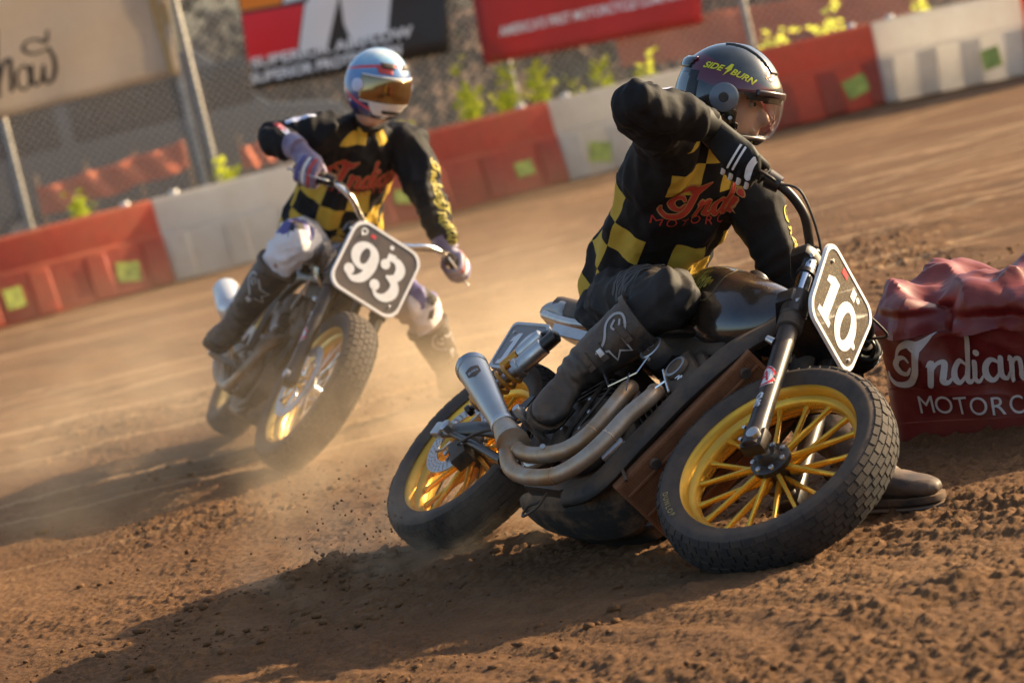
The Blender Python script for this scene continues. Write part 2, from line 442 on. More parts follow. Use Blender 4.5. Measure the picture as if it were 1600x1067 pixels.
# ================================================================= SETTING
def gz_base(y):   # the track falls away slightly towards the barrier
    t = np.clip((y - 14) / 11.5, 0, 1); return -.2 * t * t * (3 - 2 * t)
WHEELS = [(.43, 7.68), (-.37, 9.07), (-.92, 11.58), (-1.21, 13.02)]
def gheight(x, y):
    d = np.sqrt(x * x + (y - 5) ** 2)
    near = np.clip((26 - y) / 14, .3, 1)
    # direction of travel of the riders bends: ruts run along (.49,-.87)
    u = x * .87 + y * .49; w = x * -.49 + y * .87
    z = .018 * fbm(x * .9, y * .9, oct=3, seed=1) + .013 * fbm(u * 4.2, w * 1.1, oct=3, seed=5)
    rough = np.clip(.62 + 1.2 * fbm(x * 1.7, y * 1.3, oct=3, seed=9), .15, 1.5)
    gq = .6 * fbm(x * 1.1, y * 1.1, oct=2, seed=90); z = z + near * .0028 * np.sin((u + gq * .25) * 46 + 3 * gq) * np.clip(fbm(x * .8, y * .8, oct=2, seed=91) + .1, 0, .5) * 2
    r = 1 - np.abs(fbm(x * 9, y * 9, oct=3, seed=12)); z = z + near * rough * .012 * (r - .8)
    c = fbm(x * 26, y * 26, oct=3, seed=21); z = z + near * rough * .006 * np.clip(c + .05, -.3, 1)
    nm = (y < 15) & (y > 4) & (np.abs(x) < 5); xx, yy_ = x[nm], y[nm]; cl = np.zeros_like(z); cl[nm] = .017 * clods(xx + .03 * vnoise(xx * 20, yy_ * 20, seed=3), yy_, 17, 300, .14) + .012 * clods(xx + .02 * vnoise(xx * 30, yy_ * 30, seed=4), yy_, 34, 320, .40) + .0085 * clods(xx, yy_, 62, 340, .55); z = z + cl * near * np.clip(rough, .25, 1.2)
    c = fbm(x * 75, y * 75, oct=2, seed=31); z = z + near * (.35 + .65 * rough) * .0050 * c
    c = vnoise(x * 150, y * 150, seed=41); z = z + near * .0036 * c
    # berms of loose dirt thrown up by the sliding wheels
    for (bx, by, rx, ry, hh, a) in ((-.52, 8.98, .30, .10, .055, .35), (-.80, 8.85, .34, .13, .035, .3), (.30, 7.62, .25, .06, .022, .2), (-.2, 8.72, .5, .10, .03, .55), (-1.05, 11.5, .4, .15, .03, .2), (-.9, 8.2, .5, .12, .03, .25), (.9, 6.9, .8, .10, .03, .45)):
        dx, dy = x - bx, y - by; p = dx * cos(a) + dy * sin(a); q = -dx * sin(a) + dy * cos(a)
        g = np.exp(-(p / rx) ** 2 - (q / ry) ** 2)
        z = z + hh * g * (.75 + .7 * fbm(x * 17, y * 17, oct=3, seed=55))
    for bx, by in WHEELS:
        g = np.exp(-((x - bx) ** 2 + (y - by) ** 2) / .05); z = z * (1 - .6 * g) - .006 * g
    return z + gz_base(y) - .004
def axis(segs):
    out = []
    for a, b, s0, s1 in segs:
        x = a
        while x < b - 1e-6:
            out.append(x); t = (x - a) / (b - a); x += s0 + (s1 - s0) * t
    out.append(segs[-1][1]); return np.array(out)
xs = axis([(-700, -60, 160, 40), (-60, -6, 14, .5), (-6, -2.1, .3, .012), (-2.1, 1.9, .0068, .0068), (1.9, 6, .012, .3), (6, 60, .5, 14), (60, 700, 40, 160)])
ys = axis([(-60, 4.6, 12, .3), (4.6, 5.7, .1, .0065), (5.7, 9.6, .0058, .0085), (9.6, 15, .009, .022), (15, 29, .024, .09), (29, 60, .2, 3), (60, 1500, 6, 200)])
gx, gy = np.meshgrid(xs, ys); gz = gheight(gx, gy)
nx, ny = len(xs), len(ys)
co = np.stack([gx, gy, gz], -1).reshape(-1, 3)
ii = np.arange(nx * ny).reshape(ny, nx)
quads = np.stack([ii[:-1, :-1], ii[:-1, 1:], ii[1:, 1:], ii[1:, :-1]], -1).reshape(-1, 4)
me = bpy.data.meshes.new('ground'); nf = len(quads)
me.vertices.add(len(co)); me.vertices.foreach_set('co', co.ravel().astype(np.float32))
me.loops.add(nf * 4); me.loops.foreach_set('vertex_index', quads.ravel().astype(np.int32))
me.polygons.add(nf); me.polygons.foreach_set('loop_start', np.arange(0, nf * 4, 4, dtype=np.int32))
me.update(calc_edges=True); me.shade_smooth()
M_dirt, nt, p = newmat('dirt')
n1 = tex(nt, 'Noise', .8, 6, .6); n2 = tex(nt, 'Noise', 9, 8, .7); n3 = tex(nt, 'Noise', 210, 6, .75)
big = ramp(nt, n1.outputs[0], [(.3, (.112, .048, .018)), (.55, (.165, .077, .029)), (.75, (.225, .116, .049))])
c = mixc(nt, ramp(nt, n2.outputs[0], [(.35, 0.), (.7, .7)]), big, (.085, .036, .013))
c = mixc(nt, ramp(nt, n3.outputs[0], [(.45, 0.), (.75, .45)]), c, (.26, .150, .068))
# pale, dry, polished tyre lines running along the track
tcn = nt.nodes.new('ShaderNodeTexCoord'); mp = nt.nodes.new('ShaderNodeMapping'); mp.inputs['Rotation'].default_value = (0, 0, rad(-16)); mp.inputs['Scale'].default_value = (.30, 4.2, 1)
nt.links.new(tcn.outputs['Object'], mp.inputs[0])
n4 = tex(nt, 'Noise', 1.1, 3, .5, vec=mp.outputs[0])
sepg = nt.nodes.new('ShaderNodeSeparateXYZ'); nt.links.new(tcn.outputs['Object'], sepg.inputs[0])
farm = math_n(nt, 'MINIMUM', math_n(nt, 'MAXIMUM', math_n(nt, 'DIVIDE', math_n(nt, 'SUBTRACT', sepg.outputs[1], 9.5), 3.), 0.), 1.)
c = mixc(nt, math_n(nt, 'MULTIPLY', ramp(nt, n4.outputs[0], [(.57, 0.), (.64, .6)]), farm), c, (.42, .265, .14))
nt.links.new(c, p.inputs['Base Color']); p.inputs['Roughness'].default_value = .92; p.inputs['Specular IOR Level'].default_value = .25
b = nt.nodes.new('ShaderNodeBump'); b.inputs['Strength'].default_value = .9; b.inputs['Distance'].default_value = .005
nt.links.new(n3.outputs[0], b.inputs['Height']); nt.links.new(b.outputs[0], p.inputs['Normal'])
ground_o = link('ground', me, M_dirt); tag(ground_o, 'brown rutted dirt of the race track', kind='structure')

# loose clods
rng = np.random.default_rng(5)
bm = bmesh.new(); bmesh.ops.create_icosphere(bm, subdivisions=1, radius=1); iv = np.array([v.co for v in bm.verts]); itf = np.array([[v.index for v in f.verts] for f in bm.faces]); bm.free()
N = 11000
cy = 5.7 + 7.5 * rng.random(N) ** 1.6; cx = (rng.random(N) - .5) * (.42 * cy + .6) - .02 * cy
dens = fbm(cx * 1.6, cy * 1.4, oct=2, seed=77); keep = dens > -.15 + .25 * rng.random(N); cx, cy = cx[keep], cy[keep]; N = len(cx)
# extra spoil beside the rear wheel of the leading bike
ex = rng.normal(-.62, .22, 420); ey = rng.normal(8.93, .12, 420); cx = np.concatenate([cx, ex]); cy = np.concatenate([cy, ey]); N = len(cx)
r = .0016 + .012 * rng.random(N) ** 7 + .0028 * rng.random(N); r[:14] = .014 + .012 * rng.random(14)
cz = gheight(cx, cy) + r * .35
a = rng.random(N) * 6.28; ca, sa = np.cos(a), np.sin(a)
sh = 1 + .35 * (rng.random((N, len(iv))) - .5) * 2
P_ = iv[None] * sh[..., None] * (r[:, None, None] * np.stack([1 + .5 * rng.random(N), 1 + .3 * rng.random(N), .6 + .3 * rng.random(N)], -1)[:, None, :])
X_ = P_[..., 0] * ca[:, None] - P_[..., 1] * sa[:, None] + cx[:, None]; Y_ = P_[..., 0] * sa[:, None] + P_[..., 1] * ca[:, None] + cy[:, None]; Z_ = P_[..., 2] + cz[:, None]
vv = np.stack([X_, Y_, Z_], -1).reshape(-1, 3); ff = (itf[None] + (np.arange(N) * len(iv))[:, None, None]).reshape(-1, 3)
me = bpy.data.meshes.new('dirt_clods'); me.vertices.add(len(vv)); me.vertices.foreach_set('co', vv.ravel().astype(np.float32))
me.loops.add(len(ff) * 3); me.loops.foreach_set('vertex_index', ff.ravel().astype(np.int32)); me.polygons.add(len(ff)); me.polygons.foreach_set('loop_start', np.arange(0, len(ff) * 3, 3, dtype=np.int32)); me.update(calc_edges=True)
tag(link('dirt_clods', me, M_dirt), 'loose crumbs and clods of brown dirt lying on the track', 'dirt', kind='stuff')

# ---------------------------------------------------------------- water-filled barriers
def see_through(m, col, f):      # thin polyethylene lets the low sun glow through
    nt = m.node_tree; p = nt.nodes['Principled BSDF']; t = nt.nodes.new('ShaderNodeBsdfTranslucent'); t.inputs[0].default_value = (*col, 1)
    mx = nt.nodes.new('ShaderNodeMixShader'); mx.inputs[0].default_value = f; nt.links.new(p.outputs[0], mx.inputs[1]); nt.links.new(t.outputs[0], mx.inputs[2]); nt.links.new(mx.outputs[0], nt.nodes['Material Output'].inputs[0]); return m
M_bred = see_through(mat('barrier_red', (.60, .115, .06), .45, var=.3, dust=.7, dustscale=3.), (.92, .30, .18), .45)
M_bwhite = see_through(mat('barrier_white', (.84, .79, .70), .5, var=.12, dust=.6, dustscale=3.), (.98, .93, .84), .55)
M_bsticker = mat('yellow_sticker', (.55, .56, .08), .5, var=.5)
M_bcap = mat('barrier_cap', (.8, .74, .66), .3)
def barrier(a, b, red, label):
    a = Vector(a); b = Vector(b); d = b - a; Ln = d.length - .02; d.normalize()
    nrm = Vector((d.y, -d.x, 0))                       # towards the track
    M = Matrix((d, -nrm, Vector((0, 0, 1)))).transposed().to_4x4(); M.translation = a + d * .01
    t = thing('traffic_barrier', label, 'barrier', M=M, group='red and white plastic barriers round the track')
    m = M_bred if red else M_bwhite
    Hh = .71; o = MB()
    prof = [(-.24, 0), (-.24, .06), (-.17, .30), (-.155, .40), (-.125, .43), (-.10, .69), (-.08, Hh), (.08, Hh), (.10, .69), (.125, .43), (.155, .40), (.17, .30), (.24, .06), (.24, 0)]
    R = []
    for x in (0, .012, Ln - .012, Ln):
        k = .985 if x in (0, Ln) else 1.
        R.append([(x, y * k, z * (k if z > .3 else 1)) for y, z in prof])
    o.rings(R)
    body = o.obj('shell', m, t, 30, bev=.012)
    for i in range(4):                                # ribs standing proud of the lower face
        x = Ln * (.07 + .287 * i); rb = MB()
        rb.rings([[(x + w, y, z) for w, y in ((-.09, -.262 + yy), (.09, -.262 + yy), (.09, -.12), (-.09, -.12))] for z, yy in ((.005, 0), (.07, .0), (.28, .065), (.385, .09))])
        rb.obj('rib', m, t, 30, bev=.012)
    for x in (Ln * .33, Ln * .70):
        s = MB(); s.box((x, -.128, .52 if False else .36), (.02, .02, .02)); 
    rs = random.Random(label)
    for x in (Ln * .215, Ln * .78):
        if rs.random() < .2: continue
        s = MB(); s.box((x + rs.uniform(-.03, .03), -.207, .20 + rs.uniform(-.02, .02)), (.20 * rs.uniform(.7, 1.1), .012, .17 * rs.uniform(.7, 1.1)), Matrix.Rotation(rad(-16), 3, 'X') @ Matrix.Rotation(rad(rs.uniform(-14, 14)), 3, 'Y')); s.obj('reflector_sticker', M_bsticker, t)
    for x in (Ln * .12, Ln * .88):
        cp = MB(); cp.lathe([(0, .03), (.032, .03), (.04, .018), (.04, -.01)], 20, Matrix.Translation((x, 0, Hh)) @ Matrix.Rotation(pi / 2, 4, 'X')); cp.obj('filler_cap', M_bcap, t)
    for x, s_ in ((0, -1), (Ln, 1)):
        cp = MB(); cp.box((x + s_ * .004, 0, .30), (.02, .10, .34), bev=.006); cp.obj('joint_lug', m, t)
    return t
bp = [onground(x, y, -.2) for x, y in [(-355, 600), (-45, 522), (265, 440), (570, 363), (880, 283), (1135, 220), (1388, 158), (1625, 110), (1860, 65)]]
names = ['white plastic barrier beyond the left edge of the picture', 'red plastic barrier at the far left below the tan banner', 'white plastic barrier left of the rider in plate 93', 'red plastic barrier right of the rider in plate 93', 'white plastic barrier behind the raised elbow of the leading rider', 'red plastic barrier right of the dark helmet', 'white plastic barrier at the top right corner', 'red plastic barrier cut off by the right edge of the picture']
for i in range(1, 8): barrier(bp[i], bp[i + 1], i % 2 == 1, names[i])

# ---------------------------------------------------------------- chain-link fence, posts, banners
FY = 29.0
def atf(px, py): return at(px, py, FY)
GZ = -.2
M_galv = mat('galvanised', (.40, .36, .31), .5, .5, var=.3)
M_wire = mat('fence_wire', (.58, .53, .46), .5, .3)
posts_x = [-6.6, -4.03, -2.385, -2.265, .55, 2.75, 5.4, 8.2]
fence = thing('chain_link_fence', 'grey chain-link fence behind the plastic barriers', 'fence', (0, FY, GZ))
HF = 2.9
for i, x in enumerate(posts_x):
    o = MB(); o.tube([(x, 0, 0), (x, 0, HF), (x, 0, HF + .03)], [.034, .034, .01], 12); o.obj('post', M_galv, fence)
o = MB(); o.tube([(-7, 0, HF - .02), (9, 0, HF - .02)], .021, 8); o.obj('top_rail', M_galv, fence)
o = MB(); dsp = .075; r_ = .0046
for k in range(int((16 + HF) / dsp)):
    for sgn in (1, -1):
        x0 = -7 - (HF if sgn > 0 else 0) + k * dsp + (HF if sgn < 0 else 0) * 0
        z0, z1 = 0., HF
        xa, xb = (x0, x0 + HF) if sgn > 0 else (-7 + k * dsp, -7 + k * dsp - HF)
        if xa < -7: z0 = -7 - xa; xa = -7
        if xb < -7: z1 = HF - (-7 - xb) if sgn < 0 else z1; xb = -7
        if xb > 9 and sgn > 0: z1 = HF - (xb - 9); xb = 9
        if xa > 9 and sgn < 0: z0 = xa - 9; xa = 9
        if z1 - z0 < .05: continue
        o.tube([(xa, .004 * sgn, z0), (xb, .004 * sgn, z1)], r_, 3, cap=False)
o.obj('wire_mesh', M_wire, fence, fixn=False)

def banner(name, label, px4, m, sag=.03, segs=(24, 12), y=FY - .06):
    """px4: TL, TR, BR, BL photo pixels; a cloth hung on the fence"""
    P = [at(*q, y) for q in px4]; base = Vector(((P[2].x + P[3].x) / 2, y, min(P[2].z, P[3].z)))
    t = thing(name, label, 'banner', base, 'banners tied to the chain-link fence')
    def pt(u, v):
        a = P[0].lerp(P[1], u); b2 = P[3].lerp(P[2], u); q = a.lerp(b2, v)
        d = .018 * sin(u * 17 + v * 3) * v + .012 * sin(v * 11 + u * 5)
        return Vector((q.x, q.y - .02 - d, q.z)) - base
    R1 = [[pt(i / segs[0], j / segs[1]) for i in range(segs[0] + 1)] for j in range(segs[1] + 1)]
    o = MB(); o.rings(R1, closed_u=False, cap=False); ob = o.obj('cloth', m, t, 0, fixn=False); ob.data.shade_smooth()
    sm = ob.modifiers.new('thickness', 'SOLIDIFY'); sm.thickness = .004; sm.offset = 0
    return t, pt, P
def onbanner(t, pt, s, m, name, dy=.006):
    """s: 2-D drawing in unit banner coords (u right, v down)"""
    o = MB(); bm = bmesh.new(); kk = comps(s); vs = [bm.verts.new((x, y, .0006 * kk[i])) for i, (x, y) in enumerate(s[0])]
    for f in s[1]:
        try: bm.faces.new([vs[i] for i in f])
        except ValueError: pass
    bmesh.ops.triangulate(bm, faces=[f for f in bm.faces if len(f.verts) > 4])
    for _ in range(3):
        ed = [e for e in bm.edges if e.calc_length() > .06]
        if not ed: break
        bmesh.ops.subdivide_edges(bm, edges=ed, cuts=1); bmesh.ops.triangulate(bm, faces=[f for f in bm.faces if len(f.verts) > 4])
    for v in bm.verts:
        q = pt(v.co.x, v.co.y); v.co = Vector((q.x, q.y - dy - v.co.z, q.z))
    o.addbm(bm); return o.obj(name, m, t, 0, fixn=False)
def clothmat(name, col, tr=.6, rough=.7, var=.12):
    m = mat(name, col, rough, var=var); nt = m.node_tree; p = nt.nodes['Principled BSDF']; t = nt.nodes.new('ShaderNodeBsdfTranslucent'); t.inputs[0].default_value = (*[min(1, c * 1.25) for c in col], 1)
    mx = nt.nodes.new('ShaderNodeMixShader'); mx.inputs[0].default_value = tr; nt.links.new(p.outputs[0], mx.inputs[1]); nt.links.new(t.outputs[0], mx.inputs[2]); nt.links.new(mx.outputs[0], nt.nodes['Material Output'].inputs[0]); return m
M_tan = clothmat('tan_cloth', (.64, .56, .46), .55); M_ink = mat('black_ink', (.018, .015, .014), .6)
M_black_vinyl = mat('black_vinyl', (.035, .03, .028), .5); M_white_vinyl = mat('white_print', (.80, .78, .75), .5)
M_red_vinyl = mat('red_print', (.85, .02, .03), .5); M_orange_vinyl = mat('orange_print', (.92, .25, .01), .5); M_white_cloth = mat('white_cloth_print', (.88, .86, .84), .6)
M_redbanner = clothmat('red_banner_cloth', (.52, .09, .08), .5); M_palebrown = mat('tan_print', (.46, .30, .12), .7)
# tan hand-lettered banner
t, pt, P4 = banner('fabric_banner', 'tan cloth banner with black brush lettering at the top left', [(-80, 15), (252, -75), (282, 116), (-30, 192)], M_tan)
def uvpx(P4, px, py):   # photo pixel -> banner unit coords (bilinear inverse, good enough for a parallelogram)
    q = at(px, py, P4[0].y); e1 = P4[1] - P4[0]; e2 = P4[3] - P4[0]; d = q - P4[0]
    det = e1.x * e2.z - e1.z * e2.x
    return ((d.x * e2.z - d.z * e2.x) / det, (e1.x * d.z - e1.z * d.x) / det)
def brush(pts, w): return stroke2d([uvpx(P4, *p_) for p_ in pts], w, 6)
W_ = .022
s = join2d(brush([(-6, 45), (-4, 95), (0, 150)], W_), brush([(0, 130), (8, 98), (18, 92), (20, 112), (22, 140)], W_),
           brush([(42, 100), (31, 110), (31, 130), (42, 138), (51, 128), (50, 108), (42, 100)], .017),
           brush([(54, 100), (55, 122), (62, 130), (71, 120), (73, 98), (76, 122), (86, 124), (92, 108), (90, 88), (80, 72)], [.02, .02, .02, .018, .016, .02, .022, .022, .02, .016]),
           brush([(80, 74), (56, 82), (40, 76), (45, 64), (62, 60), (76, 64), (78, 46)], [.014, .02, .02, .018, .018, .02, .012]))
onbanner(t, pt, s, M_ink, 'lettering')
u0 = uvpx(P4, 232, 0)[0]
onbanner(t, pt, poly2d((.885, 0), (.93, 0), (.975, 1), (.945, 1)), M_palebrown, 'stripe')
onbanner(t, pt, join2d(poly2d((.955, .42), (.985, .38), (.99, .56), (.965, .60)), poly2d((.94, .18), (.965, .12), (.97, .34), (.95, .36))), M_palebrown, 'patch')
# black filter banner
t, pt, P4 = banner('vinyl_banner', 'black banner with red and orange logo blocks above the red and blue helmet', [(352, -110), (690, -190), (702, 82), (397, 140)], M_black_vinyl)
U = lambda *pp: [uvpx(P4, *q) for q in pp]
onbanner(t, pt, poly2d(*U((378, 23), (480, 3), (470, 82), (388, 98))), M_red_vinyl, 'red_block')
onbanner(t, pt, poly2d(*U((368, -50), (452, -68), (443, 5), (377, 18))), M_orange_vinyl, 'orange_block')
onbanner(t, pt, join2d(poly2d(*U((482, 3), (530, -60), (548, -60), (522, 66), (473, 78))), poly2d(*U((530, -60), (575, -75), (592, 0), (560, 52), (548, 30))), poly2d(*U((560, 55), (590, -30), (626, -90), (624, 38), (560, 57))), poly2d(*U((446, 4), (480, -5), (482, -60), (455, -55)))), M_white_cloth, 'white_letter')
for i, (txt, y0, w_) in enumerate((('SUPERIOR AIRFLOW', 108, .92), ('SUPERIOR PROTECTION', 132, .92))):
    s = text2d(txt, 1., .035); a_, b_, c_, d_ = bbox2d(s)
    p0 = Vector(uvpx(P4, 394, y0)); p1 = Vector(uvpx(P4, 668 if i == 0 else 650, y0 - (66 if i == 0 else 62)))
    hgt = .066
    onbanner(t, pt, ([(p0.x + (p1.x - p0.x) * (x - a_) / (b_ - a_), p0.y + (p1.y - p0.y) * (x - a_) / (b_ - a_) - hgt * (y - c_) / (d_ - c_)) for x, y in s[0]], s[1]), M_white_cloth, 'lettering')
# red slogan banner
t, pt, P4 = banner('vinyl_banner', 'red banner with white slogan at the top centre', [(722, -90), (1080, -160), (1097, 36), (757, 102)], M_redbanner)
s = text2d("AMERICA'S FIRST MOTORCYCLE COMPANY", 1., .03); a_, b_, c_, d_ = bbox2d(s)
p0 = Vector(uvpx(P4, 782, 58)); p1 = Vector(uvpx(P4, 1084, -6))
onbanner(t, pt, ([(p0.x + (p1.x - p0.x) * (x - a_) / (b_ - a_), p0.y + (p1.y - p0.y) * (x - a_) / (b_ - a_) - .085 * (y - c_) / (d_ - c_)) for x, y in s[0]], s[1]), M_white_cloth, 'lettering')

# ---------------------------------------------------------------- weeds along the fence
M_leaf, nt, p = newmat('weed_leaf')
p.inputs['Base Color'].default_value = (.40, .46, .04, 1); p.inputs['Roughness'].default_value = .6
tr = nt.nodes.new('ShaderNodeBsdfTranslucent'); tr.inputs[0].default_value = (.97, 1.0, .12, 1)
mx = nt.nodes.new('ShaderNodeMixShader'); mx.inputs[0].default_value = .55
nt.links.new(p.outputs[0], mx.inputs[1]); nt.links.new(tr.outputs[0], mx.inputs[2]); nt.links.new(mx.outputs[0], nt.nodes['Material Output'].inputs[0])
M_stem = mat('weed_stem', (.12, .15, .03), .7)
def weed(base, h, w, label, seed, nl=70):
    rn = random.Random(seed); t = thing('weed_plant', label, 'plant', base, 'weeds growing along the fence')
    st = MB(); lf = MB()
    for s_ in range(5):
        a = rn.uniform(0, 6.28); top = Vector((cos(a) * w * rn.uniform(.05, .4), sin(a) * w * .3, h * rn.uniform(.6, 1)))
        mid = top * .5 + Vector((0, 0, h * .08)); pth = crom([(0, 0, 0), mid, top], 5); st.tube(pth, [.007 * (1 - .7 * i / len(pth)) for i in range(len(pth))], 5)
        for k in range(nl // 5):
            fi = rn.uniform(1.5, len(pth) - 1.001); q = pth[int(fi)].lerp(pth[int(fi) + 1], fi % 1) + Vector((rn.gauss(0, .035), rn.gauss(0, .035), rn.gauss(0, .03)))
            b_ = rn.uniform(0, 6.28); e = Vector((cos(b_), sin(b_) * .7, rn.uniform(-.2, .7))).normalized(); l_ = rn.uniform(.05, .10) * (.6 + .5 * h); sd_ = e.cross(sd + Vector((rn.uniform(-.6, .6), rn.uniform(-.6, .6), rn.uniform(-.6, .6)))).normalized() * l_ * .30
            lf.add([q, q + e * l_ * .5 + sd_, q + e * l_, q + e * l_ * .5 - sd_], [(0, 1, 2), (0, 2, 3)])
    st.obj('stem', M_stem, t, fixn=False); lf.obj('leaves', M_leaf, t, 0, fixn=False)
wd = [(735, 205, 118, 60, 'tall yellow-green weed just right of the red and blue helmet'), (790, 190, 95, 50, 'yellow-green weed under the left end of the red banner'), (846, 170, 90, 42, 'yellow-green weed under the middle of the red banner'), (893, 160, 48, 30, 'short yellow-green weed behind the white barrier near the raised elbow'), (940, 150, 75, 36, 'yellow-green weed left of the dark helmet'), (1006, 130, 58, 26, 'yellow-green weed touching the back of the dark helmet'), (1290, 70, 75, 80, 'broad yellow-green weed above the red barrier right of the dark helmet'), (1218, 95, 60, 60, 'low yellow-green weed beside the front of the dark helmet'), (1440, 35, 40, 30, 'small yellow-green weed above the white barrier at the top right'), (352, 290, 75, 34, 'yellow-green weed at the foot of the twin fence posts'), (118, 350, 60, 28, 'yellow-green weed behind the red barrier at the far left'), (625, 230, 60, 40, 'yellow-green weed under the chin of the red and blue helmet')]
for i, (x, y, hp, wp, lab) in enumerate(wd):
    q = at(x, y, 28.55 if x < 1150 else 29.6); top = at(x - .23 * hp, y - .97 * hp, q.y)
    weed(Vector((q.x + .05, q.y, GZ - .02)), top.z - GZ, .28 * wp / 50, lab, i + 3, 200)

# ---------------------------------------------------------------- beyond the fence
M_net = clothmat('orange_netting', (.60, .13, .035), .2)
M_stake = mat('wooden_stake', (.25, .17, .10), .8)
def netting(px0, px1, h, y, label):
    a = at(*px0, y); b = at(*px1, y + .5); t = thing('safety_netting', label, 'netting', (a.x, a.y, GZ), 'orange netting beyond the fence')
    o = MB(); n = 30; d = Vector((b.x - a.x, b.y - a.y, 0)); z0 = a.z - GZ; z1 = b.z - GZ
    for j in range(9):
        pts = [d * (i / n) + Vector((0, .04 * sin(i * .9 + j * .3), z0 + (z1 - z0) * i / n - h + h * j / 8 - .04 * sin(pi * (i % 10) / 10))) for i in range(n + 1)]
        o.tube(pts, (.012, .026), 4, ref=(0, 1, 0))
    o.obj('strand', M_net, t)
    o = MB()
    for i in range(n * 2):
        f = i / (n * 2); zz = z0 + (z1 - z0) * f; q = d * f
        o.tube([q + Vector((0, .02, zz - h - .03)), q + Vector((0, .02, zz))], .012, 4)
    o.obj('cross_strand', M_net, t)
    for i in range(4):
        f = i / 3; q = d * f; o = MB(); o.box((q.x, q.y + .06, (z0 + .15) / 2), (.04, .04, z0 + .15)); o.obj('stake', M_stake, t)
netting((58, 296), (285, 222), .24, 33., 'orange plastic netting under the tan banner')
netting((375, 232), (470, 205), .18, 33.4, 'orange plastic netting left of the rider in plate 93')
netting((960, 50), (1440, -40), .38, 36., 'orange plastic netting above the dark helmet')
M_bark = mat('bark', (.10, .075, .055), .9, var=.4)
M_fol, nt, p = newmat('tree_leaf')
n1 = tex(nt, 'Noise', 1.3, 3); nt.links.new(ramp(nt, n1.outputs[0], [(.35, (.035, .042, .016)), (.65, (.085, .085, .03))]), p.inputs['Base Color']); p.inputs['Roughness'].default_value = .7
def tree(base, h, r, label, seed, n=2600, leaf=.34):
    rn = np.random.default_rng(seed); t = thing('broadleaf_tree', label, 'tree', base, 'trees beyond the fence')
    o = MB(); top = Vector((rn.normal(0, .3), rn.normal(0, .3), h * .62))
    o.tube(crom([(0, 0, -.3), (.1, .05, h * .25), top], 6), [.22 - .012 * i for i in range(13)], 9)
    for k in range(7):
        a = rn.random() * 6.28; s_ = Vector((0, 0, h * (.22 + .06 * k))); e = s_ + Vector((cos(a) * r * .8, sin(a) * r * .8, h * .22)); o.tube(crom([s_, s_.lerp(e, .5) + Vector((0, 0, .2)), e], 5), [.09, .085, .08, .07, .06, .055, .05, .04, .035, .03, .02], 6)
    o.obj('trunk', M_bark, t)
    cl = rn.normal(0, 1, (26, 3)); cl /= np.linalg.norm(cl, axis=1)[:, None]; cl = cl * (rn.random(26) ** .4)[:, None] * [r, r, h * .40] + [0, 0, h * .60]
    c = cl[rn.integers(0, 26, n)] + rn.normal(0, 1, (n, 3)) * [r * .22, r * .22, h * .09]
    u = rn.normal(0, 1, (n, 3)); u /= np.linalg.norm(u, axis=1)[:, None]; w = np.cross(u, rn.normal(0, 1, (n, 3))); w /= np.linalg.norm(w, axis=1)[:, None]
    s_ = (leaf * (.5 + .8 * rn.random(n)))[:, None]; P = np.stack([c - u * s_ * .5, c + w * s_ * .3, c + u * s_ * .5, c - w * s_ * .3], 1).reshape(-1, 3)
    me = bpy.data.meshes.new('crown'); me.from_pydata(P.tolist(), [], np.arange(n * 4).reshape(-1, 4).tolist()); link('crown', me, M_fol, t)
tl = [(-11, 46, 9, 3.4, 'dark tree behind the left side of the tan banner'), (-6.2, 44, 8, 3.0, 'dark tree behind the tan banner and the twin posts'), (-2.2, 47, 9, 3.2, 'dark tree behind the black logo banner'), (1.8, 50, 9, 3.4, 'dark tree behind the gap between black and red banners'), (5.6, 52, 9, 3.4, 'dark tree behind the red slogan banner'), (9.5, 50, 8.5, 3.2, 'dark tree behind the top right of the track'), (13.5, 48, 9, 3.2, 'dark tree at the far right behind the barriers')]
for i, (x, y, h, r, lab) in enumerate(tl): tree((x, y, GZ), h, r, lab, 100 + i)
# hedge that closes the view under the crowns
def hedge(x0, x1, y, h, label, seed, m):
    rn = np.random.default_rng(seed); n = int((x1 - x0) * 1100)
    t = thing('hedge', label, 'hedge', ((x0 + x1) / 2, y, GZ), 'scrubby hedges beyond the fence')
    c = np.stack([rn.uniform(x0, x1, n) - (x0 + x1) / 2, rn.normal(0, .35, n), h * rn.random(n) ** .8], -1); c[:, 2] *= .8 + .25 * np.sin(c[:, 0] * 1.7 + seed)
    u = rn.normal(0, 1, (n, 3)); u /= np.linalg.norm(u, axis=1)[:, None]; w = np.cross(u, rn.normal(0, 1, (n, 3))); w /= np.linalg.norm(w, axis=1)[:, None]
    s_ = (.17 * (.5 + .8 * rn.random(n)))[:, None]; P = np.stack([c - u * s_ * .5, c + w * s_ * .3, c + u * s_ * .5, c - w * s_ * .3], 1).reshape(-1, 3)
    me = bpy.data.meshes.new('foliage'); me.from_pydata(P.tolist(), [], np.arange(n * 4).reshape(-1, 4).tolist()); link('foliage', me, m, t)
    o = MB(); 
    for k in range(int((x1 - x0) / .5)):
        x = x0 + .25 + k * .5 - (x0 + x1) / 2; o.tube([(x, 0, -.1), (x + .1 * sin(k * 5), .05, h * .7)], .03, 5)
    o.obj('stem', M_bark, t)
M_scrub, nt, p = newmat('scrub_leaf'); n1 = tex(nt, 'Noise', 1.1, 3); nt.links.new(ramp(nt, n1.outputs[0], [(.3, (.060, .052, .038)), (.7, (.105, .092, .070))]), p.inputs['Base Color']); p.inputs['Roughness'].default_value = .8
hedge(-9, -2.6, 40, 3.0, 'dark scrub behind the chain-link fence at the left', 1, M_scrub)
hedge(-2.6, 3.4, 41, 3.0, 'dark scrub behind the logo banners', 2, M_scrub)
hedge(3.4, 11, 42, 2.6, 'dark scrub behind the barriers at the right', 3, M_scrub)

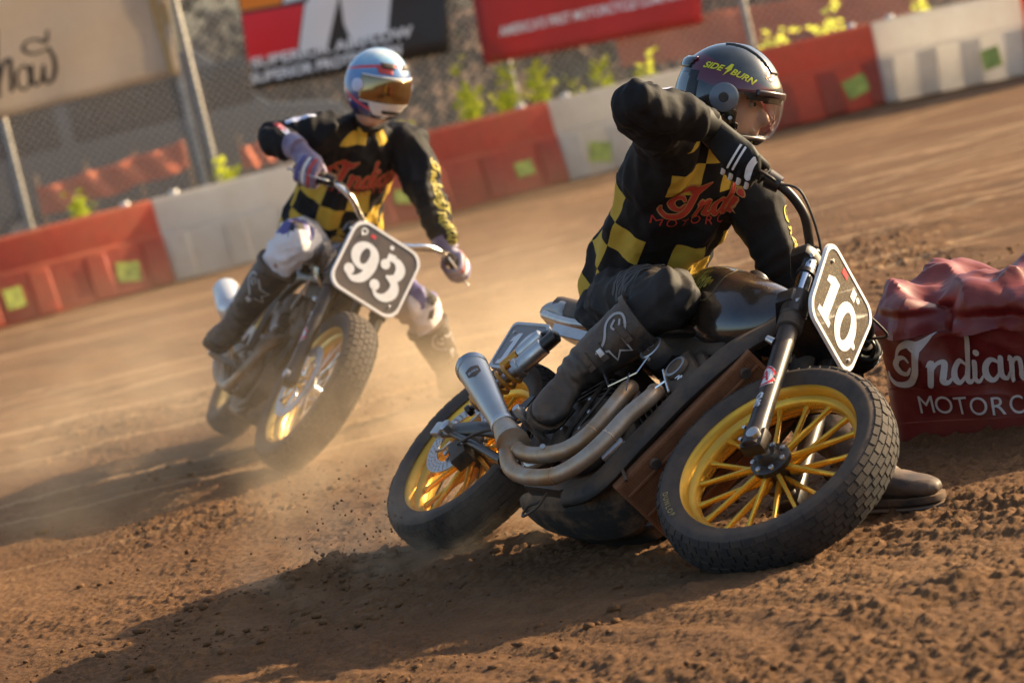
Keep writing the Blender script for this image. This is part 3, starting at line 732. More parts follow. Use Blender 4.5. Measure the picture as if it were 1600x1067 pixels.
# parked vehicles beyond the fence, out of focus
M_glass = mat('dark_glass', (.02, .025, .03), .1); M_tyre_far = mat('far_tyre', (.03, .028, .027), .8); M_lamp = mat('red_lamp', (.4, .02, .02), .3)
def van(loc, rz, m, label, ln=4.6, h=1.9):
    t = thing('parked_van', label, 'van', M=Matrix.Translation(loc) @ Matrix.Rotation(rz, 4, 'Z'), group='vans parked beyond the fence')
    pr = [(-ln / 2, .35), (-ln / 2, h * .92), (-ln / 2 + .12, h), (ln / 2 - 1.5, h), (ln / 2 - .85, h * .60), (ln / 2 - .1, h * .52), (ln / 2, h * .42), (ln / 2, .35)]
    o = MB(); o.prism(pr, 1.75, Matrix.Translation((0, .875, 0)) @ Matrix.Rotation(pi / 2, 4, 'X'), .04); o.obj('body', m, t)
    for s_ in (-1, 1):
        for x0, x1 in ((-ln / 2 + .35, -ln / 2 + 1.45), (-ln / 2 + 1.6, ln / 2 - 1.75), (ln / 2 - 1.65, ln / 2 - 1.0)):
            o = MB(); o.box(((x0 + x1) / 2, s_ * .877, h * .76), (x1 - x0, .012, h * .26), bev=.004); o.obj('window', M_glass, t)
        for x in (-ln / 2 + .85, ln / 2 - .8):
            w = MB(); w.lathe([(.10, -.1), (.30, -.1), (.33, -.06), (.33, .06), (.30, .1), (.10, .1)], 20, Matrix.Translation((x, s_ * .80, .33)), loop=True); wo_ = w.obj('wheel', M_tyre_far, t)
            w = MB(); w.lathe([(0, .105), (.19, .105), (.2, .09)], 16, Matrix.Translation((x, s_ * .80, .33)) @ Matrix.Rotation(0 if s_ > 0 else pi, 4, 'X')); w.obj('rim', M_galv, wo_)
        o = MB(); o.box((-ln / 2 - .008, s_ * .72, .85), (.02, .18, .3)); o.obj('tail_light', M_lamp, t)
        o = MB(); o.box((ln / 2 + .006, s_ * .62, .72), (.02, .3, .16)); o.obj('headlight', M_white_vinyl, t)
q = at(205, 175, 35.5); van((q.x, 35.5, GZ), rad(8), mat('van_blue_grey', (.10, .105, .105), .35), 'blue-grey van seen below the tan banner')

# ---------------------------------------------------------------- vinyl covered bale on the inside of the turn
M_maroon = mat('maroon_vinyl', (.17, .012, .015), .36, bump=(60, .12, .003), dust=.22, dustscale=5., coat=.0)
M_print = mat('pale_print', (.62, .58, .56), .4)
def bale():
    e = Vector((.80, -.60, 0)).normalized(); nrm = Vector((e.y, -e.x, 0)); up = Vector((0, 0, 1))   # face normal towards the camera
    B = Matrix((e, -nrm, up)).transposed().to_4x4()
    B.translation = Vector((.985, 9.02, .0))
    B = B @ Matrix.Rotation(rad(3.5), 4, 'Y')
    t = thing('padded_bale', 'maroon vinyl-covered bale with white script at the right edge', 'bale', M=B)
    LX, LY, LZ = 1.75, .55, .425
    bm = bmesh.new(); bmesh.ops.create_cube(bm, size=2); bmesh.ops.subdivide_edges(bm, edges=bm.edges[:], cuts=150, use_grid_fill=True)
    me = bpy.data.meshes.new('vinyl_cover'); bm.to_mesh(me); bm.free()
    n = len(me.vertices); c = np.empty(n * 3); me.vertices.foreach_get('co', c); c = c.reshape(-1, 3)
    hx, hy, hz = LX / 2, LY / 2, LZ / 2; r = .07
    c = c * [hx, hy, hz]
    core = np.clip(c, [-hx + r, -hy + r, -hz + .01], [hx - r, hy - r, hz - r]); d = c - core; ln = np.linalg.norm(d, axis=1)[:, None]; d = np.where(ln > 1e-9, d / np.maximum(ln, 1e-9), 0)
    c = core + d * r; nrm_ = d.copy()
    X, Y, Z = c.T
    rd = lambda k, sx, sy, sz, pw=3.: (1 - np.abs(fbm(X * sx + k, Y * sy, Z * sz, oct=2, seed=k))) ** pw
    disp = .040 * tri_folds(c, 5, 5, 2.8, -.4) + .024 * tri_folds(c, 15, 7, 6.5, -.2) * np.where(Z > -.05, 1.3, .6) + .010 * (rd(8, 5.0, 4, 6, 8.) - .2) + .02 * fbm(X * 1.7, Y * 2, Z * 1.7, oct=2, seed=4)
    disp *= np.where(Z > -.15, 1, .55)
    # gathered pinches where the cover is folded over the top corner
    up_m = np.clip((Z - .06) / .2, 0, 1)
    fold = np.abs(((X * 3.1 + Z * 2.3 + .25 * fbm(X * 2, Y * 3, Z * 2, seed=14)) % 1) - .5) * 2
    disp += up_m * .030 * (fold - .5)
    lump = np.exp(-((X + .62) / .16) ** 2 - ((Y + .02) / .22) ** 2); Z2 = Z + np.where(Z > 0, lump * .03 * up_m, 0)
    Z2 = Z2 - np.where(Z > .05, .07 * np.clip((X + .45) / 1., 0, 1), 0)
    disp *= np.where((Y < -hy + .12) & (Z < .10), .35, 1.) ; disp *= np.clip((Z + hz) / .08, .15, 1)
    c = np.stack([X, Y, Z2], -1) + nrm_ * disp[:, None]
    # horizontal crease under the top edge
    cr = np.exp(-((c[:, 2] - .12 + .05 * c[:, 0]) / .02) ** 2) * (c[:, 1] < 0); c[:, 1] += .022 * cr
    c += [hx, hy, hz - .012]
    me.vertices.foreach_set('co', c.ravel()); me.update(); me.shade_smooth(); me.set_sharp_from_angle(angle=rad(22))
    o = link('vinyl_cover', me, M_maroon, t)
    bv = bvh_of(o)
    s = script_indian(); a, b_, c_, d_ = bbox2d(s); k = .40 / (b_ - a)
    fr = lambda x, z: frame((x, -.2, z), (1, 0, 0), (0, -1, 0))
    wrap(xf2d((s[0], s[1]), k * 1.14, 0, 0), fr(.035, .155), bv, .004, .02, cull=.0).obj('script', M_print, t, 0, fixn=False)
    L = 'MOTORCYCLE'
    for i, ch in enumerate(L):
        g = text2d(ch, .075, .0, align='CENTER')
        wrap(g, fr(.140 + i * .056, .058 + .004 * abs(i - 4.5)), bv, .004, .02, cull=.0).obj('letter', M_print, t, 0, fixn=False)
    return t
bale()

# ================================================================= MOTORCYCLES
M_rubber = mat('tyre_rubber', (.016, .014, .014), .65, dust=.3, dustscale=16., bump=(120, .3, .001))
M_tread = mat('tread_rubber', (.018, .016, .015), .85, dust=.16, dustscale=22., bump=(150, .4, .001))
M_gold = mat('gold_anodised', (.88, .48, .045), .27, .72, dust=.35, dustscale=12.)
M_gold_s = mat('gold_spoke', (.90, .50, .05), .24, .7, dust=.15)
M_gold2 = mat('pale_gold', (.72, .52, .20), .28, .85, dust=.3)
M_blk = mat('black_paint', (.008, .008, .009), .3, bump=(200, .08, .0005), dust=.2, dustscale=14.)
M_blkm = mat('black_matt', (.016, .015, .015), .6, bump=(160, .25, .0008), dust=.4, dustscale=12.)
M_gloss = mat('black_gloss', (.006, .006, .008), .12, coat=1., dust=.30, dustscale=7.)
M_engine = mat('engine_black', (.042, .038, .036), .42, .5, bump=(140, .25, .0008), dust=.55, dustscale=18.)
M_alu = mat('aluminium', (.60, .59, .58), .3, .95, dust=.3, dustscale=20.)
M_chrome = mat('chrome', (.8, .8, .8), .12, 1., dust=.15)
M_steel = mat('brushed_steel', (.50, .49, .47), .32, .95, bump=(90, .06, .0004), dust=.2)
M_stan = mat('fork_stanchion', (.55, .60, .68), .12, 1.)
M_white = mat('white_paint', (.75, .73, .72), .4, dust=.3, dustscale=20.)
M_decal = mat('white_decal', (.70, .70, .72), .4, dust=.25, dustscale=25.)
M_reddecal = mat('red_decal', (.55, .03, .04), .4)
M_belly = mat('dirty_belly', (.02, .017, .015), .8, bump=(60, .5, .004), dust=1., dustscale=11.)
M_grille, nt, p = newmat('dusty_radiator')
n1 = tex(nt, 'Noise', 14, 6, .7); nt.links.new(ramp(nt, n1.outputs[0], [(.3, (.15, .052, .018)), (.7, (.27, .105, .04))]), p.inputs['Base Color']); p.inputs['Roughness'].default_value = .85
M_plate, nt, p = newmat('plate_flake')
n1 = tex(nt, 'Voronoi', 420); nt.links.new(ramp(nt, n1.outputs['Color'], [(.3, (.040, .028, .021)), (.65, (.060, .043, .030)), (.76, (.17, .13, .07))]), p.inputs['Base Color']); p.inputs['Roughness'].default_value = .35; p.inputs['Coat Weight'].default_value = .5
M_plate2 = mat('plate_brown', (.028, .016, .013), .35, coat=.4, dust=.25)
M_platesil = mat('plate_silver', (.20, .20, .21), .35, .5, dust=.3)
# heat-tinted pipe
M_pipe, nt, p = newmat('header_pipe')
n1 = tex(nt, 'Noise', 7, 5, .6); c = ramp(nt, n1.outputs[0], [(.3, (.34, .24, .16)), (.45, (.48, .38, .29)), (.6, (.44, .25, .12)), (.72, (.32, .24, .20))]); nt.links.new(c, p.inputs['Base Color'])
p.inputs['Metallic'].default_value = .7; p.inputs['Roughness'].default_value = .48

def tyre_profile(R, w, rb):
    return [(rb, -w * .40), (rb + .016, -w * .455), (rb + .034, -w * .5), (R - .036, -w * .495), (R - .022, -w * .44), (R - .010, -w * .32), (R - .004, -w * .16), (R - .003, 0), (R - .004, w * .16), (R - .010, w * .32), (R - .022, w * .44), (R - .036, w * .495), (rb + .034, w * .5), (rb + .016, w * .455), (rb, w * .40)]
def make_wheel(root, pos, steer, R=.324, w=.136, mrim=None, wire=False, name='front_wheel', label=None, spokes=18, a0=0., side=-1):
    h = bpy.data.objects.new(name, None); COL.objects.link(h); h.parent = root; h.empty_display_size = .05
    h.matrix_local = steer @ Matrix.Translation(pos)
    rb = .246
    prof = tyre_profile(R, w, rb)
    o = MB(); o.lathe(prof, 96); o.obj('tyre', M_rubber, h, 60)
    # tread blocks following the crown
    def on(y):   # radius on the crown at offset y
        for i in range(len(prof) - 1):
            (r0, y0), (r1, y1) = prof[i], prof[i + 1]
            if y0 <= y <= y1 and r0 > R - .05: return r0 + (r1 - r0) * (y - y0) / (y1 - y0)
        return R - .04
    o = MB(); rows = [(-.455, -.365), (-.352, -.225), (-.212, -.077), (-.064, .064), (.077, .212), (.225, .352), (.365, .455)]
    na = 58; rj = random.Random(3)
    for ri, (ya, yb) in enumerate(rows):
        ya *= w; yb *= w; ym = (ya + yb) / 2
        for k in range(na):
            st = (k + (.5 if ri % 2 else 0) + (.0, .13, -.08, .05, .11, -.06, .09)[ri]) / na * 2 * pi; dth = 2 * pi / na * rj.uniform(.90, 1.0)
            t0, t1 = st + dth * .035, st + dth * .965
            tm = (t0 + t1) / 2; hh = .0034 + rj.uniform(-.0013, .0010)
            q = []
            for lift, k_ in ((-.003, 1.), (hh, .93)):
                for (tt, yy) in ((t0, ya), (t1, ya), (t1, yb), (t0, yb)):
                    tt = tm + (tt - tm) * k_; yy = ym + (yy - ym) * k_; r_ = on(yy) + lift
                    yo = yy + (math.copysign(lift * .5, yy) if abs(yy) > w * .3 and lift > 0 else 0)
                    q.append((r_ * cos(tt), yo, r_ * sin(tt)))
            o.add(q, [(4, 5, 6, 7), (0, 1, 5, 4), (1, 2, 6, 5), (2, 3, 7, 6), (3, 0, 4, 7)])
    tag(o.obj('tread_blocks', M_tread, h, 25), kind='stuff')
    m = mrim
    hw = .050
    o = MB(); o.lathe([(.247, -hw + .012), (.259, -hw + .002), (.2605, -hw - .003), (.257, -hw - .006), (.250, -hw - .004), (.243, -hw + .006), (.236, -hw + .016), (.2345, -hw + .024), (.224, -hw + .030), (.219, -.012), (.217, 0), (.219, .012), (.224, hw - .030), (.2345, hw - .024), (.236, hw - .016), (.243, hw - .006), (.250, hw + .004), (.257, hw + .006), (.2605, hw + .003), (.259, hw - .002), (.247, hw - .012)], 96, loop=True); o.obj('rim', m, h, 40)
    if not wire:
        for k in range(spokes):
            a = a0 + k * 2 * pi / spokes; sgn = 1 if k % 2 else -1
            o = MB(); ca, sa = cos(a), sin(a)
            # tapered box spoke
            R_ = []
            off = .004 * sgn
            for r_, wd_, th, yy in ((.030, .0050, .010, sgn * .017), (.060, .0062, .0100, sgn * .016), (.13, .0052, .0080, sgn * .009), (.19, .0048, .0070, sgn * .004), (.2215, .0085, .0085, sgn * .002)):
                q = []
                for u_, v_ in ((-1, -.55), (-.55, -1), (.55, -1), (1, -.55), (1, .55), (.55, 1), (-.55, 1), (-1, .55)):
                    q.append((r_ * ca - u_ * wd_ * sa, yy + v_ * th, r_ * sa + u_ * wd_ * ca))
                R_.append(q)
            o.rings(R_); o.obj('spoke', M_gold_s, h, 50)
        o = MB(); o.lathe([(0, -.062), (.024, -.062), (.026, -.058), (.030, -.046), (.050, -.044), (.054, -.040), (.054, -.026), (.034, -.018), (.032, .018), (.054, .026), (.054, .040), (.050, .044), (.030, .046), (.026, .058), (.024, .062), (0, .062)], 36); o.obj('hub', M_gold_s if False else M_blk, h)
        for k in range(7):
            a = k * 2 * pi / 7 + .2; o = MB(); o.bolt((.043 * cos(a), -.043, .043 * sin(a)), (0, -1, 0), .0075, .009); o.obj('hub_bolt', M_alu, h)
    else:
        o = MB()
        o.lathe([(0, -.055), (.018, -.055), (.020, -.050), (.022, -.036), (.046, -.034), (.046, -.029), (.024, -.022), (.022, .022), (.046, .029), (.046, .034), (.022, .036), (.02, .05), (0, .05)], 28); o.obj('hub', M_alu, h)
        for k in range(36):
            a = k * 2 * pi / 36; sgn = 1 if k % 2 else -1; b_ = a + (.55 if (k // 2) % 2 else -.55)
            o = MB(); o.tube([(.044 * cos(b_), sgn * .031, .044 * sin(b_)), (.222 * cos(a), sgn * .004, .222 * sin(a))], .0017, 5); o.obj('spoke', M_chrome, h)
    return h

def disc_mesh(R1, R0, th, y, holes=36, rows=3, hr=.0042):
    bm = bmesh.new()
    def loop(cx, cz, r, n):
        vs = [bm.verts.new((cx + r * cos(2 * pi * k / n), 0, cz + r * sin(2 * pi * k / n))) for k in range(n)]
        return [bm.edges.new((vs[k], vs[(k + 1) % n])) for k in range(n)]
    E = loop(0, 0, R1, 72) + loop(0, 0, R0, 48)
    for r_ in range(rows):
        for k in range(holes):
            a = (k + r_ / rows) * 2 * pi / holes; q = R0 + (R1 - R0) * (.22 + .56 * r_ / max(1, rows - 1)); E += loop(q * cos(a), q * sin(a), hr, 6)
    bmesh.ops.triangle_fill(bm, use_beauty=True, use_dissolve=False, edges=E)
    r = bmesh.ops.extrude_face_region(bm, geom=bm.faces[:])
    for v in [g for g in r['geom'] if isinstance(g, bmesh.types.BMVert)]: v.co.y += th
    for v in bm.verts: v.co.y += y
    return MB().addbm(bm)

RAKE = rad(26); AX = Vector((-sin(RAKE), 0, cos(RAKE)))
def plate(root, steer, M, w, h, mplate, mnum, txt, name, num_h, gap=.74, border=True, mborder=None, mark=None, label=None, shape=None):
    t = .006
    poly = shape or rrect(w, h, .05, 6)
    o = MB(); o.prism(poly, t, M); ob = o.obj(name, mplate, root, 40); ob.matrix_local = steer
    if label: ob['label'] = label
    if border:
        n = len(poly); k = 1 - .020 / w
        inner = [(x * k, y * (1 - .020 / h)) for x, y in poly]
        o = MB(); vs = [(x, y, t + .0025) for x, y in poly] + [(x, y, t + .0025) for x, y in inner] + [(x, y, t - .001) for x, y in inner] + [(x * 1.012, y * 1.012, -.001) for x, y in poly]
        fs = [(k, (k + 1) % n, n + (k + 1) % n, n + k) for k in range(n)] + [(n + k, n + (k + 1) % n, 2 * n + (k + 1) % n, 2 * n + k) for k in range(n)] + [(k, 3 * n + k, 3 * n + (k + 1) % n, (k + 1) % n) for k in range(n)]
        o.add(vs, fs, M); o.obj('border', mborder or M_white, ob, 30)
    s = number2d(txt, gap); a, b_, c_, d_ = bbox2d(s); k = num_h / (d_ - c_)
    s = xf2d(s, k, -(a + b_) / 2 * k, -(c_ + d_) / 2 * k - (.020 if txt == '10' and w > .25 else .008))
    o = MB(); flat(o, s, M, t + .0012); o.obj('number', mnum, ob, 0, fixn=False)
    for (x, y, r_) in ((-w * .36, h * .30, .0055), (w * .36, -h * .34, .0055)):
        o = MB(); o.bolt(M @ Vector((x, y, t)), M.to_3x3() @ Vector((0, 0, 1)), r_, .006); o.obj('screw', M_alu, ob)
    if mark:
        for nm, s2, mm in mark:
            o = MB(); flat(o, s2, M, t + .0014); o.obj(nm, mm, ob, 0, fixn=False)
    return ob

def make_bike(name, label, O, ang, Lw, kind):
    psi, lean, th, steer = ang
    Rm = Matrix.Rotation(psi, 3, 'Z') @ Matrix.Rotation(-lean, 3, 'X') @ Matrix.Rotation(th, 3, 'Y')
    RM = Rm.to_4x4(); RM.translation = O
    pA = Vector((Lw - .045, 0, 0))
    ST = Matrix.Translation(pA) @ Matrix.Rotation(steer, 4, AX) @ Matrix.Translation(-pA)
    I = Matrix()
    root = thing(name, label, 'motorcycle', M=RM, group='racing motorcycles')
    one = kind == 1
    def P(mb, nm, m, par=None, st=False, smooth=40., bev=0., label=None, fixn=True):
        o = mb.obj(nm, m, par or root, smooth, bev=bev, fixn=fixn)
        if st and par is None: o.matrix_local = ST
        if label: o['label'] = label
        return o
    hub = Vector((Lw, 0, 0))
    mg = M_gold if one else M_gold2
    fw = make_wheel(root, hub, ST, mrim=mg, wire=not one, name='front_wheel', a0=.12)
    rw = make_wheel(root, Vector((0, 0, 0)), I, mrim=mg, wire=not one, name='rear_wheel', a0=.3, w=.146, R=.328)
    if one:   # sidewall lettering
        o = MB()
        for i, ch in enumerate('DUNLOP'):
            g = text2d(ch, .020, .01, align='CENTER'); a = -2.36 + i * .065
            M = Matrix((Vector((-sin(a), 0, cos(a))) * 1, Vector((cos(a), 0, sin(a))) * -1, Vector((0, -1, 0)))).transposed().to_4x4(); M.translation = Vector((.286 * cos(a), -.0692, .286 * sin(a)))
            flat(o, g, M)
        o.obj('sidewall_lettering', mat('sidewall_gold', (.42, .28, .08), .6), fw, 0, fixn=False)
    # ---------------- fork
    base = hub + Vector((-.012, 0, .0))
    for s in (-1, 1):
        f0 = base + Vector((0, s * .108, 0))
        c = lambda t: f0 + AX * t
        o = MB(); o.tube([c(-.035), c(-.03), c(.02), c(.05), c(.14), c(.41), c(.415)], [.020, .027, .029, .0265, .0255, .0265, .02], 20)
        leg = P(o, 'fork_leg', M_blk, st=True)
        o = MB(); o.tube([c(.395), c(.40), c(.425), c(.445), c(.45)], [.027, .0335, .0345, .032, .027], 24); P(o, 'dust_collar', M_blkm, leg)
        o = MB(); o.tube([c(.44), c(.70)], .0215, 20); P(o, 'stanchion', M_stan if one else M_chrome, leg)
        o = MB(); o.tube([c(.44), c(.445), c(.525), c(.53)], [.03, .036, .036, .03], 24); P(o, 'lower_shroud', M_blk, leg)
        o = MB(); o.tube([c(.603), c(.604), c(.618), c(.619)], [.022, .026, .026, .022], 20); P(o, 'clamp_ring', M_blk, leg)
        o = MB(); o.box(c(.0) + Vector((.005, s * -.004, -.004)), (.066, .040, .066), Matrix.Rotation(-RAKE, 3, 'Y'), .012); P(o, 'axle_clamp', M_blk, leg)
        o = MB(); o.tube([f0 + Vector((.012, s * .015, 0)), f0 + Vector((.012, s * .032, 0)), f0 + Vector((.012, s * .034, 0))], [.017, .017, .013], 20); P(o, 'axle_nut', M_alu, leg)
        for zz in (.022, -.02):
            o = MB(); o.bolt(c(zz) + Vector((-.032, s * .012, 0)), (-1, s * .3, 0), .006, .008); P(o, 'pinch_bolt', M_alu, leg)
        if s < 0 or one:
            # stickers on the outer face of the slider
            ctr = c(.20 if one else .17)
            dcl = Vector((-.35, s, 0)).normalized() if s < 0 else Vector((.2, s, 0)).normalized()
            bv = BVHTree.FromPolygons([v.co for v in leg.data.vertices], [tuple(p_.vertices) for p_ in leg.data.polygons])
            xa = AX.cross(dcl) if s < 0 else AX.cross(dcl)
            for off, drawing, m_, nm in ((.0010, disc2d(0, 0, .028, .036), M_decal, 'round_sticker'), (.0016, ring2d(0, 0, .026, .034, .021, .028), M_reddecal, 'sticker_ring'), (.0018, join2d(stroke2d([(-.010, -.016), (.0, .018), (.010, -.016)], .006, 3), stroke2d([(-.006, -.004), (.006, -.004)], .005, 2)), M_reddecal, 'sticker_letter')):
                w_ = wrap(drawing, frame(ctr, xa, dcl), bv, off, .008, .12)
                if w_.v: P(w_, nm, m_, leg, smooth=0, fixn=False)
            g = norm2d(text2d('SRS', .05, .03), .050)
            w_ = wrap(xf2d(g, 1., rot=pi / 2), frame(c(.115 if one else .25), xa, dcl), bv, .0014, .008, .12)
            if w_.v: P(w_, 'sticker_text', M_decal, leg, smooth=0, fixn=False)
        o = MB(); o.tube([c(.33) + Vector((-.02, s * .02, 0)), c(.33) + Vector((-.04, s * .03, 0))], [.011, .009], 10); P(o, 'guard_boss', M_alu, leg)
    o = MB(); o.tube([hub + Vector((.0, -.13, 0)), hub + Vector((0, .13, 0))], .012, 14); P(o, 'front_axle', M_steel, st=True)
    # triple clamps
    for t, hh in ((.495, .045), (.672, .036)):
        o = MB(); cc = base + AX * t + Vector((-.02, 0, -.008))
        o.prism([(-.055, -.07), (-.02, -.145), (.03, -.15), (.045, -.12), (.04, .12), (.03, .15), (-.02, .145), (-.055, .07)], hh, Matrix.Translation(cc) @ Matrix.Rotation(-RAKE, 4, 'Y') @ Matrix.Translation((0, 0, -hh / 2)), .008); tc = P(o, 'triple_clamp', M_blk, st=True)
        for s in (-1, 1):
            o = MB(); o.bolt(cc + Vector((.045, s * .135, 0)), (1, 0, .4), .007, .008); P(o, 'clamp_bolt', M_alu, tc)
        if t > .6:
            for s in (-1, 1):
                o = MB(); q = base + AX * (t + hh / 2) + Vector((0, s * .108, 0)); o.tube([q, q + AX * .012, q + AX * .02], [.024, .024, .014], 18); P(o, 'fork_cap', M_blk, tc)
    # steering stem
    o = MB(); sp = base + Vector((-.045, 0, 0)); o.tube([sp + AX * .46, sp + AX * .70], .032, 18); P(o, 'steering_head', M_blkm)
    # ---------------- handlebar (steered)
    hc = base + AX * .705 + Vector((-.03, 0, .012))
    if one:
        half = [(0, .0, .0), (.0, .085, .0), (.006, .13, .014), (.000, .19, .042), (-.030, .26, .052), (-.085, .32, .044), (-.165, .40, .030)]
    else:
        half = [(0, .0, .0), (.0, .07, .0), (.008, .12, .02), (.006, .18, .055), (-.022, .26, .068), (-.06, .315, .060), (-.12, .395, .040)]
    full = [(x, -y, z) for x, y, z in half[::-1]] + half[1:]
    pth = crom([hc + Vector(q) for q in full], 7)
    o = MB(); o.tube(pth, .0128 if one else .0115, 14); hb = P(o, 'handlebar', M_blk if one else M_chrome, st=True)
    GR = {}
    for s in (-1, 1):
        e1 = hc + Vector((half[-1][0], s * half[-1][1], half[-1][2])); e0 = hc + Vector((half[-2][0], s * half[-2][1], half[-2][2])); d = (e1 - e0).normalized(); st = e1 - d * .125
        o = MB(); k = 14
        o.tube([st + d * (.125 * i / k) for i in range(k + 1)] + [e1 + d * .002], [.0165 + (.0012 if i % 2 else 0) for i in range(k + 1)] + [.008], 14); P(o, 'grip', M_blkm, hb)
        o = MB(); o.tube([st - d * .004, st, st + d * .006], [.014, .025, .025], 18); P(o, 'grip_flange', M_blkm, hb)
        o = MB(); o.box(st - d * .022, (.034, .03, .036), d.to_track_quat('Y', 'Z').to_matrix(), .006); P(o, 'control_clamp', M_blk, hb)
        if s < 0: o = MB(); o.tube([st - d * .05, st - d * .012], [.023, .027], 16); P(o, 'throttle_housing', M_blk, hb)
        # lever
        fwd = Vector((1, 0, -.15)).normalized()
        lp = crom([st - d * .022 + fwd * .02, st + d * .005 + fwd * .045, st + d * .06 + fwd * .055, st + d * .13 + fwd * .050, st + d * .165 + fwd * .056], 5)
        o = MB(); o.tube(lp, [(.006, .0045)] * (len(lp) - 1) + [(.008, .008)], 8); P(o, 'lever', M_alu if not one else M_blk, hb)
        o = MB(); q0 = st - d * .03; o.tube(crom([q0 + fwd * .02, q0 + fwd * .06 - d * .05, hc + Vector((.05, s * .08, -.02)), hc + Vector((.01, s * .03, -.14))], 6), .004, 7); P(o, 'cable', M_blkm, hb)
        GR[s] = (ST @ ((st + e1) / 2), (ST.to_3x3() @ d))
        o = MB(); o.box(hc + Vector((0, s * .045, -.018)), (.045, .035, .06), None, .006); P(o, 'bar_clamp', M_blk, hb)
    # ---------------- number plate (steered)
    pc = base + AX * (.585 if one else .555) + Vector((.080, -.022 if one else 0, -.005 if one else .01))
    nrm = Vector((cos(rad(24)), 0, sin(rad(24)) * .75)).normalized()
    if one: nrm = Vector((1, .04, .42)).normalized()
    PM = frame(pc, (0, 1, 0), nrm)
    if one:
        shp = rrect(.285, .255, .045, 6)
        shp = [(x * (1.0 - .12 * (y < 0) * (-y / .127)), y) for x, y in shp]
        mk = [('mark', xf2d(poly2d((-.012, -.017), (.012, -.017), (.012, .017), (-.012, .017)), 1., .030, .085), M_decal), ('red_mark', xf2d(poly2d((-.05, .0), (-.02, .0), (-.02, .02), (-.05, .02)), 1., .0, .09), M_reddecal), ('mark_dot', disc2d(.10, -.035, .010), M_decal), ('mark_dot', disc2d(.055, .09, .009), M_decal)]
        plate(root, ST, PM, .285, .255, M_plate, M_decal, '10', 'number_plate', .150, .66, shape=shp, mark=mk, label='flaked brown front plate with a white number 10')
    else:
        mk = [('mark', xf2d(poly2d((-.016, -.016), (.016, -.012), (.016, .016), (-.016, .012)), 1., .035, .072), M_decal), ('mark_ring', ring2d(-.105, .105, .014, .014, .008, .008, 14), M_decal), ('red_mark', poly2d((-.075, .098), (-.055, .098), (-.055, .112), (-.075, .112)), M_reddecal), ('mark_dot', disc2d(.02, .108, .009), M_decal)]
        plate(root, ST, PM, .305, .29, M_plate2, M_decal, '93', 'number_plate', .182, .72, shape=rrect(.305, .29, .055, 7), mark=mk, label='brown front plate with white border and number 93')
    # brackets behind the plate
    for s in (-1, 1):
        o = MB(); o.tube([base + AX * .56 + Vector((.0, s * .09, 0)), pc + Vector((-.01, s * .07, -.03))], .007, 8); P(o, 'plate_bracket', M_blk, st=True)
    # ---------------- tank
    if one:
        st_ = [(.57, .022, .010, .565, .010), (.60, .075, .050, .560, .03), (.68, .105, .095, .548, .2), (.80, .135, .118, .520, .4), (.92, .148, .120, .492, .5), (1.02, .138, .108, .478, .5), (1.10, .105, .085, .482, .4), (1.15, .06, .05, .494, .3), (1.165, .02, .02, .50, .2)]
    else:
        st_ = [(.52, .02, .01, .53, .0), (.55, .07, .05, .525, .03), (.65, .11, .09, .51, .2), (.80, .135, .11, .495, .4), (.92, .14, .112, .485, .5), (1.02, .12, .10, .49, .5), (1.09, .06, .06, .505, .3), (1.10, .02, .02, .51, .2)]
    R_ = []; nn = 28
    for x, hw, hh, zc, _ in st_:
        q = []
        for k in range(nn):
            a = 2 * pi * k / nn; cy, sz = cos(a), sin(a)
            yy = hw * math.copysign(abs(cy) ** .80, cy); zz = hh * math.copysign(abs(sz) ** (.85 if sz > 0 else .6), sz) * (1.0 if sz > 0 else 1.25)
            q.append((x, yy * (1 - .12 * max(0, -sz)), zc + zz))
        R_.append(q)
    RR_ = []
    for k in range(nn):
        RR_.append(crom([r[k] for r in R_], 4))
    rings_ = [[RR_[k][i] for k in range(nn)] for i in range(len(RR_[0]))]
    o = MB(); o.rings(rings_); tank = P(o, 'fuel_tank', M_gloss, smooth=60)
    o = MB(); o.lathe([(0, .012), (.03, .012), (.034, .006), (.034, -.012)], 22, Matrix.Translation((.90, -.03, .612 if one else .598)) @ Matrix.Rotation(rad(86), 4, 'X')); P(o, 'filler_cap', M_blk, tank)
    if one:
        bv = bvh_of(tank)
        for s in (-1, 1):
            fr_ = frame((.80, s * .2, .565), (1 if s < 0 else -1, 0, 0), (0, s, .75))
            pan = rrect(.30, .125, .03, 5)
            k = len(pan); inn = [(x * .975, y * .945) for x, y in pan]
            w_ = wrap((pan + inn, [(i, (i + 1) % k, k + (i + 1) % k, k + i) for i in range(k)]), fr_, bv, .0012, .02, .6)
            if w_.v: P(w_, 'pinstripe', mat('pinstripe', (.25, .19, .08), .4), tank, smooth=0, fixn=False)
            g = norm2d(script_indian(), .20); w_ = wrap(g, fr_, bv, .0015, .012, .6)
            if w_.v: P(w_, 'tank_script', mat('tank_gold', (.40, .36, .06), .4), tank, smooth=0, fixn=False)
    # ---------------- frame
    for s in (-1, 1):
        # cast front beam from steering head to the belly
        if one:
            cp = [(1.185, s * .03, .52), (1.20, s * .06, .41), (1.19, s * .115, .29), (1.13, s * .135, .13), (1.06, s * (.135 if s < 0 else .105), -.04), (.985, s * (.125 if s < 0 else .075), -.17 if s < 0 else -.13), (.87, s * (.12 if s < 0 else .05), -.215 if s < 0 else -.16)]
            rd_ = [(.038, .024), (.045, .026), (.05, .025), (.042, .022), (.040, .022), (.040, .022), (.03, .02)]
        else:
            cp = [(1.13, s * .02, .52), (1.12, s * .04, .40), (1.06, s * .07, .22), (.99, s * .085, .05), (.93, s * .09, -.12), (.82, s * .10, -.20), (.6, s * .10, -.20)]
            rd_ = [(.018, .018)] * 7
